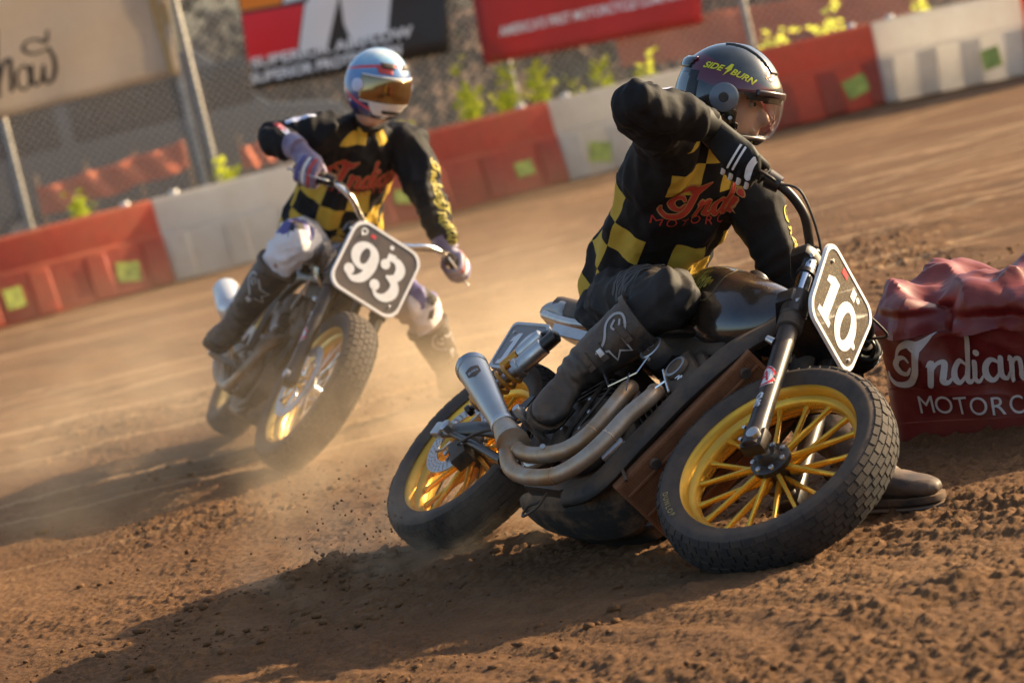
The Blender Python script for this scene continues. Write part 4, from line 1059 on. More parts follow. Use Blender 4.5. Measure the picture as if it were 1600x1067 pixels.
        q = crom(cp, 5); o = MB(); o.tube(q, [(a, b_) for a, b_ in zip(crom1([r[0] for r in rd_], 5), crom1([r[1] for r in rd_], 5))], 14, ref=(1, 0, 0)); P(o, 'front_frame_beam', M_blkm if one else M_blk)
        cp = [(1.16, s * .035, .50), (1.0, s * .075, .40), (.80, s * .095, .385), (.60, s * .11, .36), (.44, s * .12, .22), (.42, s * .12, .02), (.47, s * .12, -.14)]
        q = crom(cp, 5); o = MB(); o.tube(q, .021, 12); P(o, 'backbone_tube', M_blk)
        cp = [(.60, s * .10, .36), (.40, s * .10, .40), (.20, s * .10, .42), (-.02, s * .085, .47)]
        q = crom(cp, 5); o = MB(); o.tube(q, .014, 12); P(o, 'seat_rail', M_alu if one else M_blk)
        # swingarm
        cp = [(.44, s * .115, -.02), (.30, s * .115, .005), (.12, s * .118, .012), (-.04, s * .118, .0)]
        o = MB(); o.tube(crom(cp, 4), [(.032, .016), (.031, .016), (.030, .016), (.029, .015), (.028, .015), (.027, .015), (.026, .014), (.025, .014), (.025, .014), (.025, .014), (.025, .014), (.026, .014), (.022, .012)], 12, ref=(0, 0, 1)); sw = P(o, 'swingarm', M_blk)
        o = MB(); o.tube([(-.005, s * .128, 0), (-.005, s * .150, 0), (-.005, s * .153, 0)], [.020, .020, .015], 6); P(o, 'axle_nut', M_alu, sw)
        o = MB(); o.box((-.065, s * .122, 0), (.05, .03, .045), None, .006); P(o, 'chain_adjuster', M_alu, sw)
        o = MB(); o.tube([(.40, s * .118, -.10), (.20, s * .118, -.05), (.03, s * .118, -.012)], [.014, .013, .012], 10); P(o, 'swingarm_brace', M_blk, sw)
        # shocks
        a = Vector((.315, s * .166, .315 if one else .33)); b_ = Vector((.105, s * .160, .040)); d = (a - b_)
        if not one and s > 0: pass
        L_ = lambda t: b_ + d * t
        o = MB(); o.tube([L_(0), L_(.04), L_(.05), L_(.12)], [.017, .017, .008, .008], 14); sh = P(o, 'shock_absorber', M_blk)
        o = MB(); o.tube([L_(.08), L_(.095), L_(.11)], [.022, .028, .022], 18); P(o, 'spring_seat', M_alu, sh)
        o = MB(); o.tube([L_(.11), L_(.58)], .017, 16); P(o, 'damper_body', M_alu, sh)
        n_ = 84; u = perp(d); w_ = d.normalized().cross(u)
        o = MB(); o.tube([L_(.115 + .44 * i / n_) + (u * cos(i * 2 * pi / 14) + w_ * sin(i * 2 * pi / 14)) * .0315 for i in range(n_ + 1)], .0064, 8); P(o, 'coil_spring', mat('spring_gold', (.72, .30, .03), .35, .3, dust=.25) if one else M_blk, sh)
        o = MB(); o.tube([L_(.555), L_(.56), L_(.60), L_(.605), L_(.86), L_(.87)], [.028, .032, .032, .026, .026, .018], 20); P(o, 'shock_top', M_alu, sh)
        o = MB(); o.tube([L_(.85), L_(.90), L_(1.0), L_(1.02)], [.02, .022, .021, .012], 16); P(o, 'top_mount', M_blk, sh)
        if one:
            ro = Vector((-.048, s * .004, .038)); o = MB(); o.tube([L_(.42) + ro, L_(.43) + ro, L_(.60) + ro, L_(.61) + ro], [.014, .020, .020, .014], 16); P(o, 'reservoir_cap', mat('reservoir_gold', (.72, .30, .03), .3, .5), sh)
            o = MB(); o.tube([L_(.61) + ro, L_(.615) + ro, L_(.86) + ro, L_(.87) + ro], [.015, .0205, .0205, .015], 16); P(o, 'reservoir', M_alu, sh)
            o = MB(); o.tube([L_(.87) + ro, L_(.93) + ro * .8, L_(.95)], .008, 8); P(o, 'reservoir_link', M_blk, sh)
    # ---------------- seat and tail
    sx = [(-.13, .04, .505, .012), (-.08, .085, .515, .03), (.02, .105, .505, .042), (.14, .11, .478, .05), (.30, .12, .452, .045), (.45, .12, .445, .042), (.58, .10, .462, .035), (.63, .07, .475, .02)]
    if True:
        R_ = []
        for x, hw, z, hh in sx[2:]:
            R_.append([(x, hw * math.copysign(abs(cos(a)) ** .6, cos(a)), z + hh * math.copysign(abs(sin(a)) ** .7, sin(a))) for a in [2 * pi * k / 20 for k in range(20)]])
        o = MB(); o.rings([[crom([r[k] for r in R_], 3)[i] for k in range(20)] for i in range((len(R_) - 1) * 3 + 1)]); P(o, 'seat', M_blkm, smooth=60)
        R_ = []
        for x, hw, z, hh in [(-.13, .03, .505, .008), (-.10, .07, .505, .018), (-.03, .095, .50, .028), (.06, .108, .488, .038), (.11, .11, .475, .042), (.125, .10, .475, .038)]:
            R_.append([(x, hw * math.copysign(abs(cos(a)) ** .55, cos(a)), z + hh * math.copysign(abs(sin(a)) ** .7, sin(a))) for a in [2 * pi * k / 20 for k in range(20)]])
        o = MB(); o.rings([[crom([r[k] for r in R_], 3)[i] for k in range(20)] for i in range((len(R_) - 1) * 3 + 1)]); P(o, 'tail_cowl', mat('cowl_grey', (.30, .31, .32), .3, .5, dust=.35) if one else M_gloss, smooth=60)
    tb = [loc1(*q, -.13) for q in ((862, 522), (938, 540), (938, 524), (868, 506))] if one else [Vector((.10, 0, .40)), Vector((.36, 0, .40)), Vector((.36, 0, .44)), Vector((.1, 0, .44))]
    o = MB(); o.prism([(q.x, q.z) for q in tb], .006, Matrix.Translation((0, -.128, 0)) @ Matrix.Rotation(pi / 2, 4, 'X')); P(o, 'tail_bracket', M_alu if one else M_blk)
    if one:
        PMs = frame((.045, -.130, .32), (1, 0, 0), (0, -1, 0)); cs = [loc1(*q, -.13) for q in ((765, 576), (821, 582), (866, 510), (806, 505))]; cc = sum(cs, Vector()) / 4; PMs.translation = cc
        e1 = ((cs[1] - cs[0]) + (cs[2] - cs[3])) / 2; e2 = ((cs[3] - cs[0]) + (cs[2] - cs[1])) / 2
        shp = [(x * e1.x + y * e2.x, x * e1.z + y * e2.z) for x, y in rrect(1., 1., .12, 5)]
        plate(root, I, PMs, abs(e1.x), abs(e2.z), M_platesil, M_decal, '10', 'side_number_plate', .118, .66, shape=shp, mborder=M_alu, label='silver side plate with a white number 10 above the rear wheel')
    # ---------------- rear brake
    o = disc_mesh(.128, .088, .005, -.090); dsk = P(o, 'brake_disc', M_alu, smooth=20)
    o = MB()
    for k in range(5):
        a = k * 2 * pi / 5; o.tube([(.03 * cos(a), -.087, .03 * sin(a)), (.062 * cos(a + .2), -.087, .062 * sin(a + .2)), (.093 * cos(a), -.088, .093 * sin(a))], [(.010, .004), (.008, .003), (.010, .003)], 8, ref=(0, 1, 0))
    P(o, 'disc_carrier', M_alu if one else M_blk, dsk)
    o = MB(); o.box((.095, -.098, -.062), (.105, .05, .06), Matrix.Rotation(rad(35), 3, 'Y'), .010); cal = P(o, 'brake_caliper', M_blkm)
    o = MB(); o.tube(crom([(.10, -.125, -.05), (.22, -.15, -.03), (.36, -.15, .0), (.45, -.14, .04)], 5), .005, 8); P(o, 'brake_hose', M_blkm, cal)
    for x, z in ((.07, -.085), (.125, -.045)):
        o = MB(); o.bolt((x, -.123, z), (0, -1, 0), .008, .008); P(o, 'caliper_bolt', M_alu, cal)
    o = MB(); o.tube([(0, -.15, 0), (0, .15, 0)], .012, 14); P(o, 'rear_axle', M_steel)
    # sprocket and chain on the left
    o = MB(); o.lathe([(.04, .088), (.115, .088), (.118, .092), (.115, .096), (.04, .096)], 44, loop=True); P(o, 'sprocket', M_steel)
    o = MB(); o.tube(crom([(.0, .092, .118), (.25, .10, .09), (.52, .10, .075), (.56, .10, .03), (.52, .10, -.02), (.25, .10, -.07), (.0, .092, -.118), (-.118, .092, 0)], 5, closed=True), .008, 6, closed=True); P(o, 'chain', M_blkm)
    # ---------------- engine
    o = MB()
    cr = [(.50, -.02), (.54, .09), (.66, .13), (.86, .11), (.99, .02), (1.02, -.08), (.97, -.16), (.82, -.20), (.62, -.19), (.51, -.12)]
    o.prism(cr, .26, Matrix.Translation((0, .13, 0)) @ Matrix.Rotation(pi / 2, 4, 'X'), .018); eng = P(o, 'crankcase', M_engine)
    for s in (-1, 1):
        for (x, z, r_, dd) in ((.88, -.06, .10, .035), (.66, -.08, .085, .03), (.56, -.10, .05, .028)):
            o = MB(); o.lathe([(0, dd), (r_ * .62, dd), (r_ * .70, dd - .006), (r_ * .9, dd - .012), (r_, 0), (r_, -.01)], 30, Matrix.Translation((x, s * .15, z)) @ (Matrix() if s > 0 else Matrix.Rotation(pi, 4, 'X'))); cv = P(o, 'engine_cover', M_engine, eng)
            for k in range(7):    # hexagon bolts round it
                a = k * 2 * pi / 7; o = MB(); o.bolt((x + r_ * .86 * cos(a), s * (.15 + dd - .014), z + r_ * .86 * sin(a)), (0, s, 0), .0055, .006); P(o, 'cover_bolt', M_alu, eng)
    for tilt, x0 in ((rad(32), .87), (rad(-34), .66)):   # two finned cylinders of the V
        ax = Vector((sin(tilt), 0, cos(tilt))); b0 = Vector((x0, 0, .04))
        o = MB(); o.tube([b0, b0 + ax * .16], .075, 24); cyl = P(o, 'cylinder', M_engine)
        for k in range(7):
            c_ = b0 + ax * (.035 + .019 * k); o = MB(); Mx = Matrix.Translation(c_) @ Matrix.Rotation(tilt, 4, 'Y')
            o.prism(rrect(.19, .215, .045, 4), .005, Mx, .0012); P(o, 'fin', M_engine, cyl)
        o = MB(); o.prism(rrect(.20, .235, .05, 5), .10, Matrix.Translation(b0 + ax * .165) @ Matrix.Rotation(tilt, 4, 'Y'), .016); hd = P(o, 'cylinder_head', M_engine)
        o = MB(); o.prism(rrect(.155, .20, .05, 5), .03, Matrix.Translation(b0 + ax * .262) @ Matrix.Rotation(tilt, 4, 'Y'), .012); P(o, 'rocker_cover', M_engine, hd)
        for s in (-1, 1):
            c_ = b0 + ax * .215 + Vector((0, s * .120, 0))
            o = MB(); o.lathe([(0, .014), (.030, .014), (.034, .010), (.036, 0)], 26, Matrix.Translation(c_) @ (Matrix() if s > 0 else Matrix.Rotation(pi, 4, 'X'))); P(o, 'cam_cap', M_engine, hd)
            if one and s < 0:
                o = MB(); o.lathe([(.026, .0155), (.031, .0165), (.034, .0150)], 26, Matrix.Translation(c_) @ Matrix.Rotation(pi, 4, 'X')); P(o, 'cap_ring', M_alu, hd)
    # bright engine-guard lines and brackets on the right
    if one:
        for pts in ([(944, 586), (951, 603), (995, 582), (1012, 558)], [(978, 610), (983, 584)], [(1036, 578), (1040, 596), (1045, 612)], [(1024, 606), (1041, 594)]):
            o = MB(); o.tube([loc1(x, y, -.185) for x, y in pts], (.0038, .0025), 6, ref=(0, 0, 1)); P(o, 'bright_bracket', M_chrome)
        q = loc1(1060, 590, -.19); o = MB(); flat(o, xf2d(stroke2d([(-1, -.1), (-.3, .5), (.2, -.4), (.5, .5), (1., .1)], .42, 5), .013), frame(q, (1, 0, 0), (0, -1, 0))); P(o, 'white_mark', M_decal, smooth=0, fixn=False)
        o = MB(); o.lathe([(0, .016), (.036, .016), (.040, .010), (.040, -.03)], 28, Matrix.Translation((.865, -.150, .262)) @ Matrix.Rotation(pi, 4, 'X')); cp = P(o, 'round_badge', M_blkm)
        o = MB(); o.lathe([(.030, .017), (.035, .019), (.038, .0165)], 28, Matrix.Translation((.865, -.150, .262)) @ Matrix.Rotation(pi, 4, 'X')); P(o, 'badge_ring', M_alu, cp)
        M_ = frame((.865, -.1675, .262), (1, 0, 0), (0, -1, 0)); o = MB(); flat(o, xf2d(stroke2d([(.0, .6), (.5, .9), (.9, .5), (.3, .4), (.0, .1), (.6, -.1)], .2, 5), .022, -.010, -.008), M_); P(o, 'badge_mark', M_alu, cp, smooth=0, fixn=False)
        for i in range(9):    # hoses, wiring
            rj = random.Random(40 + i); x0 = .52 + .055 * i
            o = MB(); o.tube(crom([(x0, -.13 - .02 * rj.random(), .30 * rj.random()), (x0 + .06, -.165, .02 + .1 * rj.random()), (x0 + .10 * rj.random(), -.15, -.05), (x0 + .14, -.12, -.16 * rj.random())], 5), rj.uniform(.004, .008), 7); P(o, 'hose', M_blkm)
        for i in range(16):
            rj = random.Random(80 + i); o = MB(); x, z = rj.uniform(.52, 1.02), rj.uniform(-.14, .26); o.bolt((x, -.158, z), (0, -1, 0), rj.uniform(.005, .009), .010); P(o, 'engine_bolt', M_alu)
        o = MB(); o.box((1.0, -.150, -.075), (.075, .02, .028), Matrix.Rotation(rad(-60), 3, 'Y'), .006); P(o, 'oil_fitting', M_alu)
    # radiator between the beams
    if one:
        c_ = Vector((1.150, 0, .06)); Mx = Matrix.Translation(c_) @ Matrix.Rotation(rad(22), 4, 'Y')
        o = MB(); o.box((0, 0, 0), (.035, .235, .50), None, .004); rd2 = P(MB().addmb(o, Mx), 'radiator', M_grille)
        for k in range(64):
            z = -.240 + .48 * k / 63; o = MB(); o.box((.0185, 0, z), (.004, .222, .0028)); P(MB().addmb(o, Mx), 'radiator_fin', M_grille, rd2)
        for k in range(3):
            o = MB(); o.box((.026, -.078 + .078 * k, 0), (.006, .006, .48)); P(MB().addmb(o, Mx), 'radiator_bar', M_grille, rd2)
        for (y, z) in ((-.085, .20), (-.09, -.13), (.09, .2), (.09, -.13)):
            o = MB(); o.tube([Mx @ Vector((.02, y, z)), Mx @ Vector((.034, y, z))], [.016, .014], 14); P(o, 'radiator_boss', M_blkm, rd2)
    # air box / rocker fill under the tank so that no daylight shows through
    o = MB(); o.box((.82, 0, .36), (.42, .15, .10), None, .02); P(o, 'air_box', M_blkm)
    # belly pan
    o = MB(); R_ = []
    for x, hw, z0, z1 in ((.48, .07, -.18, -.205), (.60, .10, -.17, -.225), (.80, .115, -.17, -.232), (.95, .10, -.14, -.215), (1.02, .08, -.10, -.17)):
        R_.append([(x, -hw, z0), (x, -hw * .8, z1), (x, hw * .8, z1), (x, hw, z0), (x, hw * .6, z0 + .02), (x, -hw * .6, z0 + .02)])
    o.rings(R_); bp_ = P(o, 'belly_pan', M_belly, smooth=50); sb_ = bp_.modifiers.new('round', 'SUBSURF'); sb_.levels = 2; sb_.render_levels = 2
    if one:
        o = MB(); o.tube(crom([(.86, -.17, -.24), (.90, -.19, -.30), (.84, -.18, -.325), (.79, -.16, -.28), (.82, -.15, -.25)], 6), .004, 7); P(o, 'loose_hose', M_blkm)
    # foot pegs
    for s in (-1, 1):
        o = MB(); o.tube([(.66, s * .15, -.065), (.66, s * .19, -.062), (.665, s * .285, -.055), (.665, s * .30, -.054)], [.010, .013, .015, .012], 12); pg = P(o, 'foot_peg', M_alu if s < 0 else M_blkm)
        for k in range(5):
            o = MB(); o.box((.664, s * (.215 + .016 * k), -.043), (.022, .005, .008)); P(o, 'peg_tooth', M_alu, pg)
        o = MB(); o.prism([(-.03, -.04), (.05, -.03), (.03, .05), (-.04, .04)], .012, Matrix.Translation((.645, s * .14 + .006, -.06)) @ Matrix.Rotation(pi / 2, 4, 'X')); P(o, 'peg_bracket', M_blk)
    if one:
        o = MB(); o.tube(crom([(.62, -.165, -.13), (.70, -.18, -.16), (.80, -.20, -.15), (.84, -.25, -.145)], 5), .008, 8); P(o, 'brake_pedal', M_alu)
    # ---------------- exhaust
    if one:
        p1 = [(.93, -.10, .145), (1.0, -.145, .125), (1.055, -.178, .075), (1.052, -.198, .0), (1.045, -.208, -.085), (1.015, -.216, -.165), (.95, -.225, -.222), (.83, -.235, -.235), (.74, -.243, -.215), (.675, -.250, -.165), (.64, -.253, -.125)]
        p2 = [(.80, -.09, .13), (.865, -.145, .135), (.905, -.172, .105), (.925, -.188, .02), (.925, -.198, -.06), (.895, -.212, -.125), (.82, -.225, -.155), (.74, -.235, -.160), (.675, -.243, -.140), (.64, -.250, -.112), (.61, -.253, -.095)]
        for i, cp in enumerate((p1, p2)):
            o = MB(); o.tube(crom(cp, 7), .0228, 20); pp = P(o, 'header_pipe', M_pipe, smooth=60)
            q = crom(cp, 7)
            for k in (8, 27, 42, 52):
                d = (q[k + 1] - q[k - 1]).normalized(); o = MB(); o.tube([q[k] - d * .0022, q[k], q[k] + d * .0022], [.0229, .0243, .0229], 20); P(o, 'weld_bead', M_pipe, pp)
        a = Vector((.640, -.253, -.118)); b_ = Vector((.180, -.272, .122)); d = b_ - a; L_ = lambda t: a + d * t
        o = MB(); o.tube([L_(-.09), L_(.0), L_(.10), L_(.13)], [.046, .040, .033, .031], 24); P(o, 'collector', M_pipe, smooth=60)
        o = MB(); o.tube([L_(.12), L_(.125), L_(.16), L_(.165)], [.031, .035, .035, .031], 24); P(o, 'band_clamp', M_alu)
        o = MB(); o.tube([L_(.10), L_(.16), L_(.5), L_(.90), L_(.905)], [.030, .031, .038, .046, .042], 32); mf = P(o, 'muffler', M_steel, smooth=50)
        o = MB(); Ax = d.normalized(); o.tube([L_(.895), L_(.90), L_(.955), L_(.958), L_(.955), L_(.91)], [.043, .0475, .0485, .046, .041, .039], 32, cap=True); P(o, 'end_cap', mat('end_cap', (.30, .30, .31), .25, .95), mf)
        o = MB(); o.tube([L_(.9561), L_(.90)], [.040, .039], 28, cap=True); P(o, 'outlet', mat('soot', (.008, .008, .008), .9), mf)
        bv = BVHTree.FromPolygons([v.co for v in mf.data.vertices], [tuple(p_.vertices) for p_ in mf.data.polygons])
        dn = Vector((.25, -1, .15)).normalized(); up_ = Ax
        fr_ = frame(L_(.74), up_.cross(dn), dn)
        sh_ = [(0.021, .026), (.021, -.010), (.0, -.030), (-.021, -.010), (-.021, .026), (0, .031)]
        P(wrap(poly2d(*sh_), fr_, bv, .0014, .01, .2), 'badge', M_engine, mf, smooth=0, fixn=False)
        P(wrap(norm2d(text2d('RSD', .03, .03), .031), fr_, bv, .0022, .006, .2), 'badge_letters', M_alu, mf, smooth=0, fixn=False)
        o = MB(); o.prism([(0, -.01), (.09, -.01), (.11, .10), (.085, .10)], .004, Matrix.Translation((.44, -.215, -.05)) @ Matrix.Rotation(pi / 2, 4, 'X')); P(o, 'muffler_bracket', M_blk)
    else:
        for dz, dy in ((.0, 0.), (.09, -.01)):
            cp = [(.95, -.12, .12), (1.0, -.17, .05), (.93, -.19, -.08), (.80, -.20, -.14), (.55, -.22, -.10 + dz), (.36, -.235, .04 + dz), (.28, -.24, .12 + dz * .8)]
            o = MB(); o.tube(crom(cp, 6), .021, 14); P(o, 'header_pipe', M_pipe)
        a = Vector((.26, -.235, .13)); b_ = Vector((-.02, -.262, .205)); d = b_ - a; L_ = lambda t: a + d * t
        o = MB(); o.tube([L_(0), L_(.05), L_(.12), L_(.92), L_(.97), L_(.985)], [.028, .044, .056, .056, .048, .035], 28); mf = P(o, 'muffler', mat('muffler_pale', (.72, .73, .74), .3, .6, dust=.2))
        o = MB(); o.tube([L_(.986), L_(.96)], [.033, .033], 20); P(o, 'outlet', mat('soot', (.008, .008, .008), .9), mf)
        # front disc and caliper, bright in the sun
        o = disc_mesh(.150, .108, .005, -.078, 30, 2, .005); dk = P(MB().addmb(o, Matrix.Translation(hub)), 'front_brake_disc', M_alu, st=True, smooth=20)
        o = MB()
        for k in range(6):
            a_ = k * pi / 3; o.tube([hub + Vector((.03 * cos(a_), -.07, .03 * sin(a_))), hub + Vector((.07 * cos(a_ + .25), -.075, .07 * sin(a_ + .25))), hub + Vector((.112 * cos(a_), -.076, .112 * sin(a_)))], [(.012, .004), (.010, .004), (.012, .004)], 8, ref=(0, 1, 0))
        P(o, 'disc_carrier', M_chrome, dk)
        o = MB(); o.box(hub + Vector((-.105, -.088, .075)), (.05, .05, .12), Matrix.Rotation(rad(-50), 3, 'Y'), .012); P(o, 'front_caliper', M_chrome, st=True)
        o = MB(); o.box((.9, -.17, .18), (.10, .012, .05), Matrix.Rotation(rad(40), 3, 'Y'), .004); P(o, 'bright_cover', M_alu)
        o = MB(); o.box((.97, -.14, .31), (.16, .008, .028), Matrix.Rotation(rad(-64), 3, 'Y'), .003); P(o, 'bright_guard', M_alu)
        for i in range(6):
            rj = random.Random(140 + i); o = MB(); x, z = rj.uniform(.55, 1.0), rj.uniform(-.14, .2); o.bolt((x, -.16, z), (0, -1, 0), .012, .014); P(o, 'engine_bolt', M_alu)
    return root, RM, ST, GR
O1 = Vector((-.169036, 9.175384, .207206 + .001)); A1 = (-1.043928, .948101, .016484, .240452)
O2 = Vector((-1.042089, 13.058018, .262166 - .006)); A2 = (-1.35836, .745922, .012575, .12271)
bike1, RM1, ST1, GR1 = make_bike('motorcycle', 'black racing motorcycle with gold wheels and plate 10, leaning hard in front', O1, A1, 1.50, 1)
bike2, RM2, ST2, GR2 = make_bike('motorcycle', 'dusty black racing motorcycle with plate 93 following behind', O2, A2, 1.45, 2)

# ================================================================= RIDERS
def cb(x, y, z): return _X * x + _Y * y - _f * z            # a direction given as (right, up, towards the camera)
def remesh(mb, voxel, smooth=4, name='m'):
    me = bpy.data.meshes.new(name); me.from_pydata([tuple(v) for v in mb.v], [], mb.f)
    bm = bmesh.new(); bm.from_mesh(me); bmesh.ops.recalc_face_normals(bm, faces=bm.faces[:]); bm.to_mesh(me); bm.free()
    o = bpy.data.objects.new(name, me); COL.objects.link(o)
    r = o.modifiers.new('r', 'REMESH'); r.mode = 'VOXEL'; r.voxel_size = voxel; r.adaptivity = 0
    if smooth: s = o.modifiers.new('s', 'SMOOTH'); s.factor = .5; s.iterations = smooth
    dg = bpy.context.evaluated_depsgraph_get(); out = bpy.data.meshes.new_from_object(o.evaluated_get(dg))
    bpy.data.objects.remove(o); bpy.data.meshes.remove(me); out.name = name; out.shade_smooth(); return out
def coords(me):
    n = len(me.vertices); c = np.empty(n * 3); me.vertices.foreach_get('co', c); return c.reshape(-1, 3)
def normals(me):
    n = len(me.vertices); c = np.empty(n * 3); me.vertices.foreach_get('normal', c); return c.reshape(-1, 3)
def setco(me, c): me.vertices.foreach_set('co', np.ascontiguousarray(c).ravel()); me.update()
def attr(me, name, val, vec=False):
    a = me.attributes.new(name, 'FLOAT_VECTOR' if vec else 'FLOAT', 'POINT'); a.data.foreach_set('vector' if vec else 'value', np.ascontiguousarray(val, dtype=np.float32).ravel())
def ridge(c, s, seed, p=2.):
    return (1 - np.abs(fbm(c[:, 0] * s[0], c[:, 1] * s[1], c[:, 2] * s[2], oct=2, seed=seed))) ** p
def segdist(c, a, b):
    a = np.array(a); b = np.array(b); ab = b - a; t = np.clip(((c - a) @ ab) / (ab @ ab), 0, 1); return np.linalg.norm(c - a - t[:, None] * ab, axis=1), t
def seq(pts, rads, n=20, ref=None, k=5):
    P = crom(pts, k)
    if isinstance(rads[0], tuple): R = list(zip(crom1([r[0] for r in rads], k), crom1([r[1] for r in rads], k)))
    else: R = crom1(rads, k)
    m = MB(); m.tube(P, R, n, ref=ref); return m

M_eye = mat('eye_white', (.35, .30, .27), .3)
M_skin = mat('skin', (.58, .33, .23), .5, var=.2)
def jersey_mat():
    m, nt, p = newmat('jersey_fabric')
    a = nt.nodes.new('ShaderNodeAttribute'); a.attribute_name = 'tc'
    sp = nt.nodes.new('ShaderNodeSeparateXYZ'); nt.links.new(a.outputs['Vector'], sp.inputs[0])
    S = .095
    u = math_n(nt, 'DIVIDE', sp.outputs[0], S); v = math_n(nt, 'DIVIDE', sp.outputs[1], S)
    i = math_n(nt, 'FLOOR', math_n(nt, 'ADD', u, .5)); j = math_n(nt, 'FLOOR', v)
    par = math_n(nt, 'FLOORED_MODULO', math_n(nt, 'ADD', i, j), 2.)
    ai = math_n(nt, 'ABSOLUTE', i)
    lim = math_n(nt, 'ADD', 3.5, math_n(nt, 'MULTIPLY', math_n(nt, 'GREATER_THAN', ai, 1.5), 1.))
    low = math_n(nt, 'LESS_THAN', j, lim)
    col = math_n(nt, 'MULTIPLY', math_n(nt, 'GREATER_THAN', j, 5.5), math_n(nt, 'LESS_THAN', ai, 1.5))
    on = math_n(nt, 'MULTIPLY', math_n(nt, 'MAXIMUM', low, col), par)
    on = math_n(nt, 'MULTIPLY', on, math_n(nt, 'LESS_THAN', sp.outputs[2], .5))
    n1 = tex(nt, 'Noise', 30, 4)
    yel = mixc(nt, n1.outputs[0], (.58, .385, .055), (.48, .30, .04)); blk = mixc(nt, n1.outputs[0], (.011, .0095, .0095), (.018, .015, .014))
    c = mixc(nt, on, blk, yel); nt.links.new(c, p.inputs['Base Color'])
    p.inputs['Roughness'].default_value = .72; p.inputs['Specular IOR Level'].default_value = .2
    n2 = tex(nt, 'Noise', 26, 3); b = nt.nodes.new('ShaderNodeBump'); b.inputs['Strength'].default_value = .35; b.inputs['Distance'].default_value = .006
    nt.links.new(n2.outputs[0], b.inputs['Height']); nt.links.new(b.outputs[0], p.inputs['Normal'])
    return m
M_jersey = jersey_mat()
M_pants1 = mat('black_riding_fabric', (.017, .0155, .0155), .7, bump=(40, .3, .004), dust=.08, spec=.3)
M_rib = mat('grey_stretch_panel', (.075, .07, .07), .7, dust=.1)
M_pants2 = mat('white_riding_fabric', (.82, .76, .76), .7, bump=(40, .3, .004), dust=.18)
M_blue = mat('blue_knee', (.09, .09, .30), .6, dust=.2)
M_boot = mat('boot_leather', (.028, .026, .025), .45, bump=(70, .3, .002), dust=.45, dustscale=14.)
M_sole = mat('boot_sole', (.02, .018, .017), .85, dust=.7)
M_bootmark = mat('boot_mark', (.45, .43, .42), .5, dust=.3, dustscale=30.)
M_shoe = mat('worn_steel', (.10, .095, .09), .5, .6, dust=.6)
M_buckle = mat('boot_buckle', (.62, .62, .62), .35, .3)
M_glove = mat('glove_black', (.006, .006, .006), .6, bump=(90, .3, .001), spec=.25)
M_gwhite = mat('glove_white', (.72, .70, .68), .5)
M_glove2 = mat('glove_multi', (.14, .08, .15), .6, col2=(.34, .30, .38))
M_red = mat('jersey_red', (.42, .035, .018), .65); M_out = mat('jersey_tan', (.42, .20, .07), .65)
M_yprint = mat('sleeve_yellow', (.50, .40, .06), .6)
M_patch = mat('sleeve_patch', (.55, .57, .72), .6); M_patchr = mat('sleeve_patch_red', (.50, .06, .05), .6)

def hand_mb(c, a, wrist, back, g=1.):
    """a gloved or bare hand closed round a bar: c centre of the grip, a axis (outwards)"""
    a = a.normalized(); w = wrist - c; w = (w - a * w.dot(a)).normalized(); n = a.cross(w)
    if n.dot(back) < 0: n = -n
    # the wrist sits behind and above the bar
    f = -w; fingers = []
    rads = (.0108, .0114, .0111, .0100); lens = (1.1, 1.16, 1.1, .95)
    for i in range(4):
        o = a * ((i - 1.5) * .0240); L = lens[i]
        K = c + o + n * .041 + w * .012
        fingers.append(seq([K + w * .02 - n * .004, K, c + o + f * .034 * L + n * .026, c + o + f * .036 * L - n * .012, c + o + f * .006 - n * .036, c + o + w * .014 - n * .033], [g * rads[i] * q_ for q_ in (.95, 1.12, 1.02, 1., .92, .75)], 12, k=3))
    th = seq([c - a * .020 + w * .050 + n * .004, c - a * .046 + w * .028 - n * .008, c - a * .054 + w * .004 - n * .026, c - a * .040 + f * .016 - n * .034], [g * .016, g * .0148, g * .0125, g * .0105], 12, k=3)
    palm = seq([wrist, wrist.lerp(c + w * .03 + n * .02, .5), c + w * .034 + n * .024, c + w * .004 + n * .034], [(g * q_, g * r_) for q_, r_ in ((.036, .030), (.043, .027), (.050, .025), (.049, .017))], 16, ref=a, k=4)
    m = MB()
    for q in fingers + [th, palm]: m.addmb(q)
    return m, n, w
def foot_mb(ank, fd, ud, k=1., grow=0.):
    fd = fd.normalized(); ud = (ud - fd * ud.dot(fd)).normalized(); l = ud.cross(fd); R = []
    sec = [(-.085, .016, -.075, -.035), (-.078, .030, -.085, -.012), (-.05, .039, -.088, .02), (-.01, .042, -.088, .04), (.03, .042, -.087, .022), (.07, .046, -.087, -.012), (.11, .049, -.087, -.028), (.15, .046, -.086, -.038), (.178, .036, -.083, -.046), (.192, .018, -.077, -.056)]
    for x, hw, zb, zt in sec:
        hw += grow; zt += grow; q = []
        for i in range(16):
            t = 2 * pi * i / 16; cy, sz = cos(t), sin(t)
            q.append(ank + fd * (x * k) + l * (hw * math.copysign(abs(cy) ** .75, cy)) + ud * ((zb + zt) / 2 + (zt - zb) / 2 * math.copysign(abs(sz) ** .75, sz)))
        R.append(q)
    m = MB(); m.rings(R); return m, fd, ud, l
def sole_mb(ank, fd, ud, l):
    out = []
    half = [(-.088, .012), (-.082, .030), (-.05, .041), (0, .040), (.04, .040), (.08, .048), (.12, .052), (.16, .046), (.188, .032), (.199, .012)]
    poly = [(x, y) for x, y in half] + [(x, -y) for x, y in half[::-1]]
    M = Matrix((fd, l, ud)).transposed().to_4x4(); M.translation = ank - ud * .099
    m = MB(); m.prism(poly, .018, M, .003); m.box(ank - ud * .104 - fd * .045, (.075, .066, .016), M.to_3x3(), .003); return m
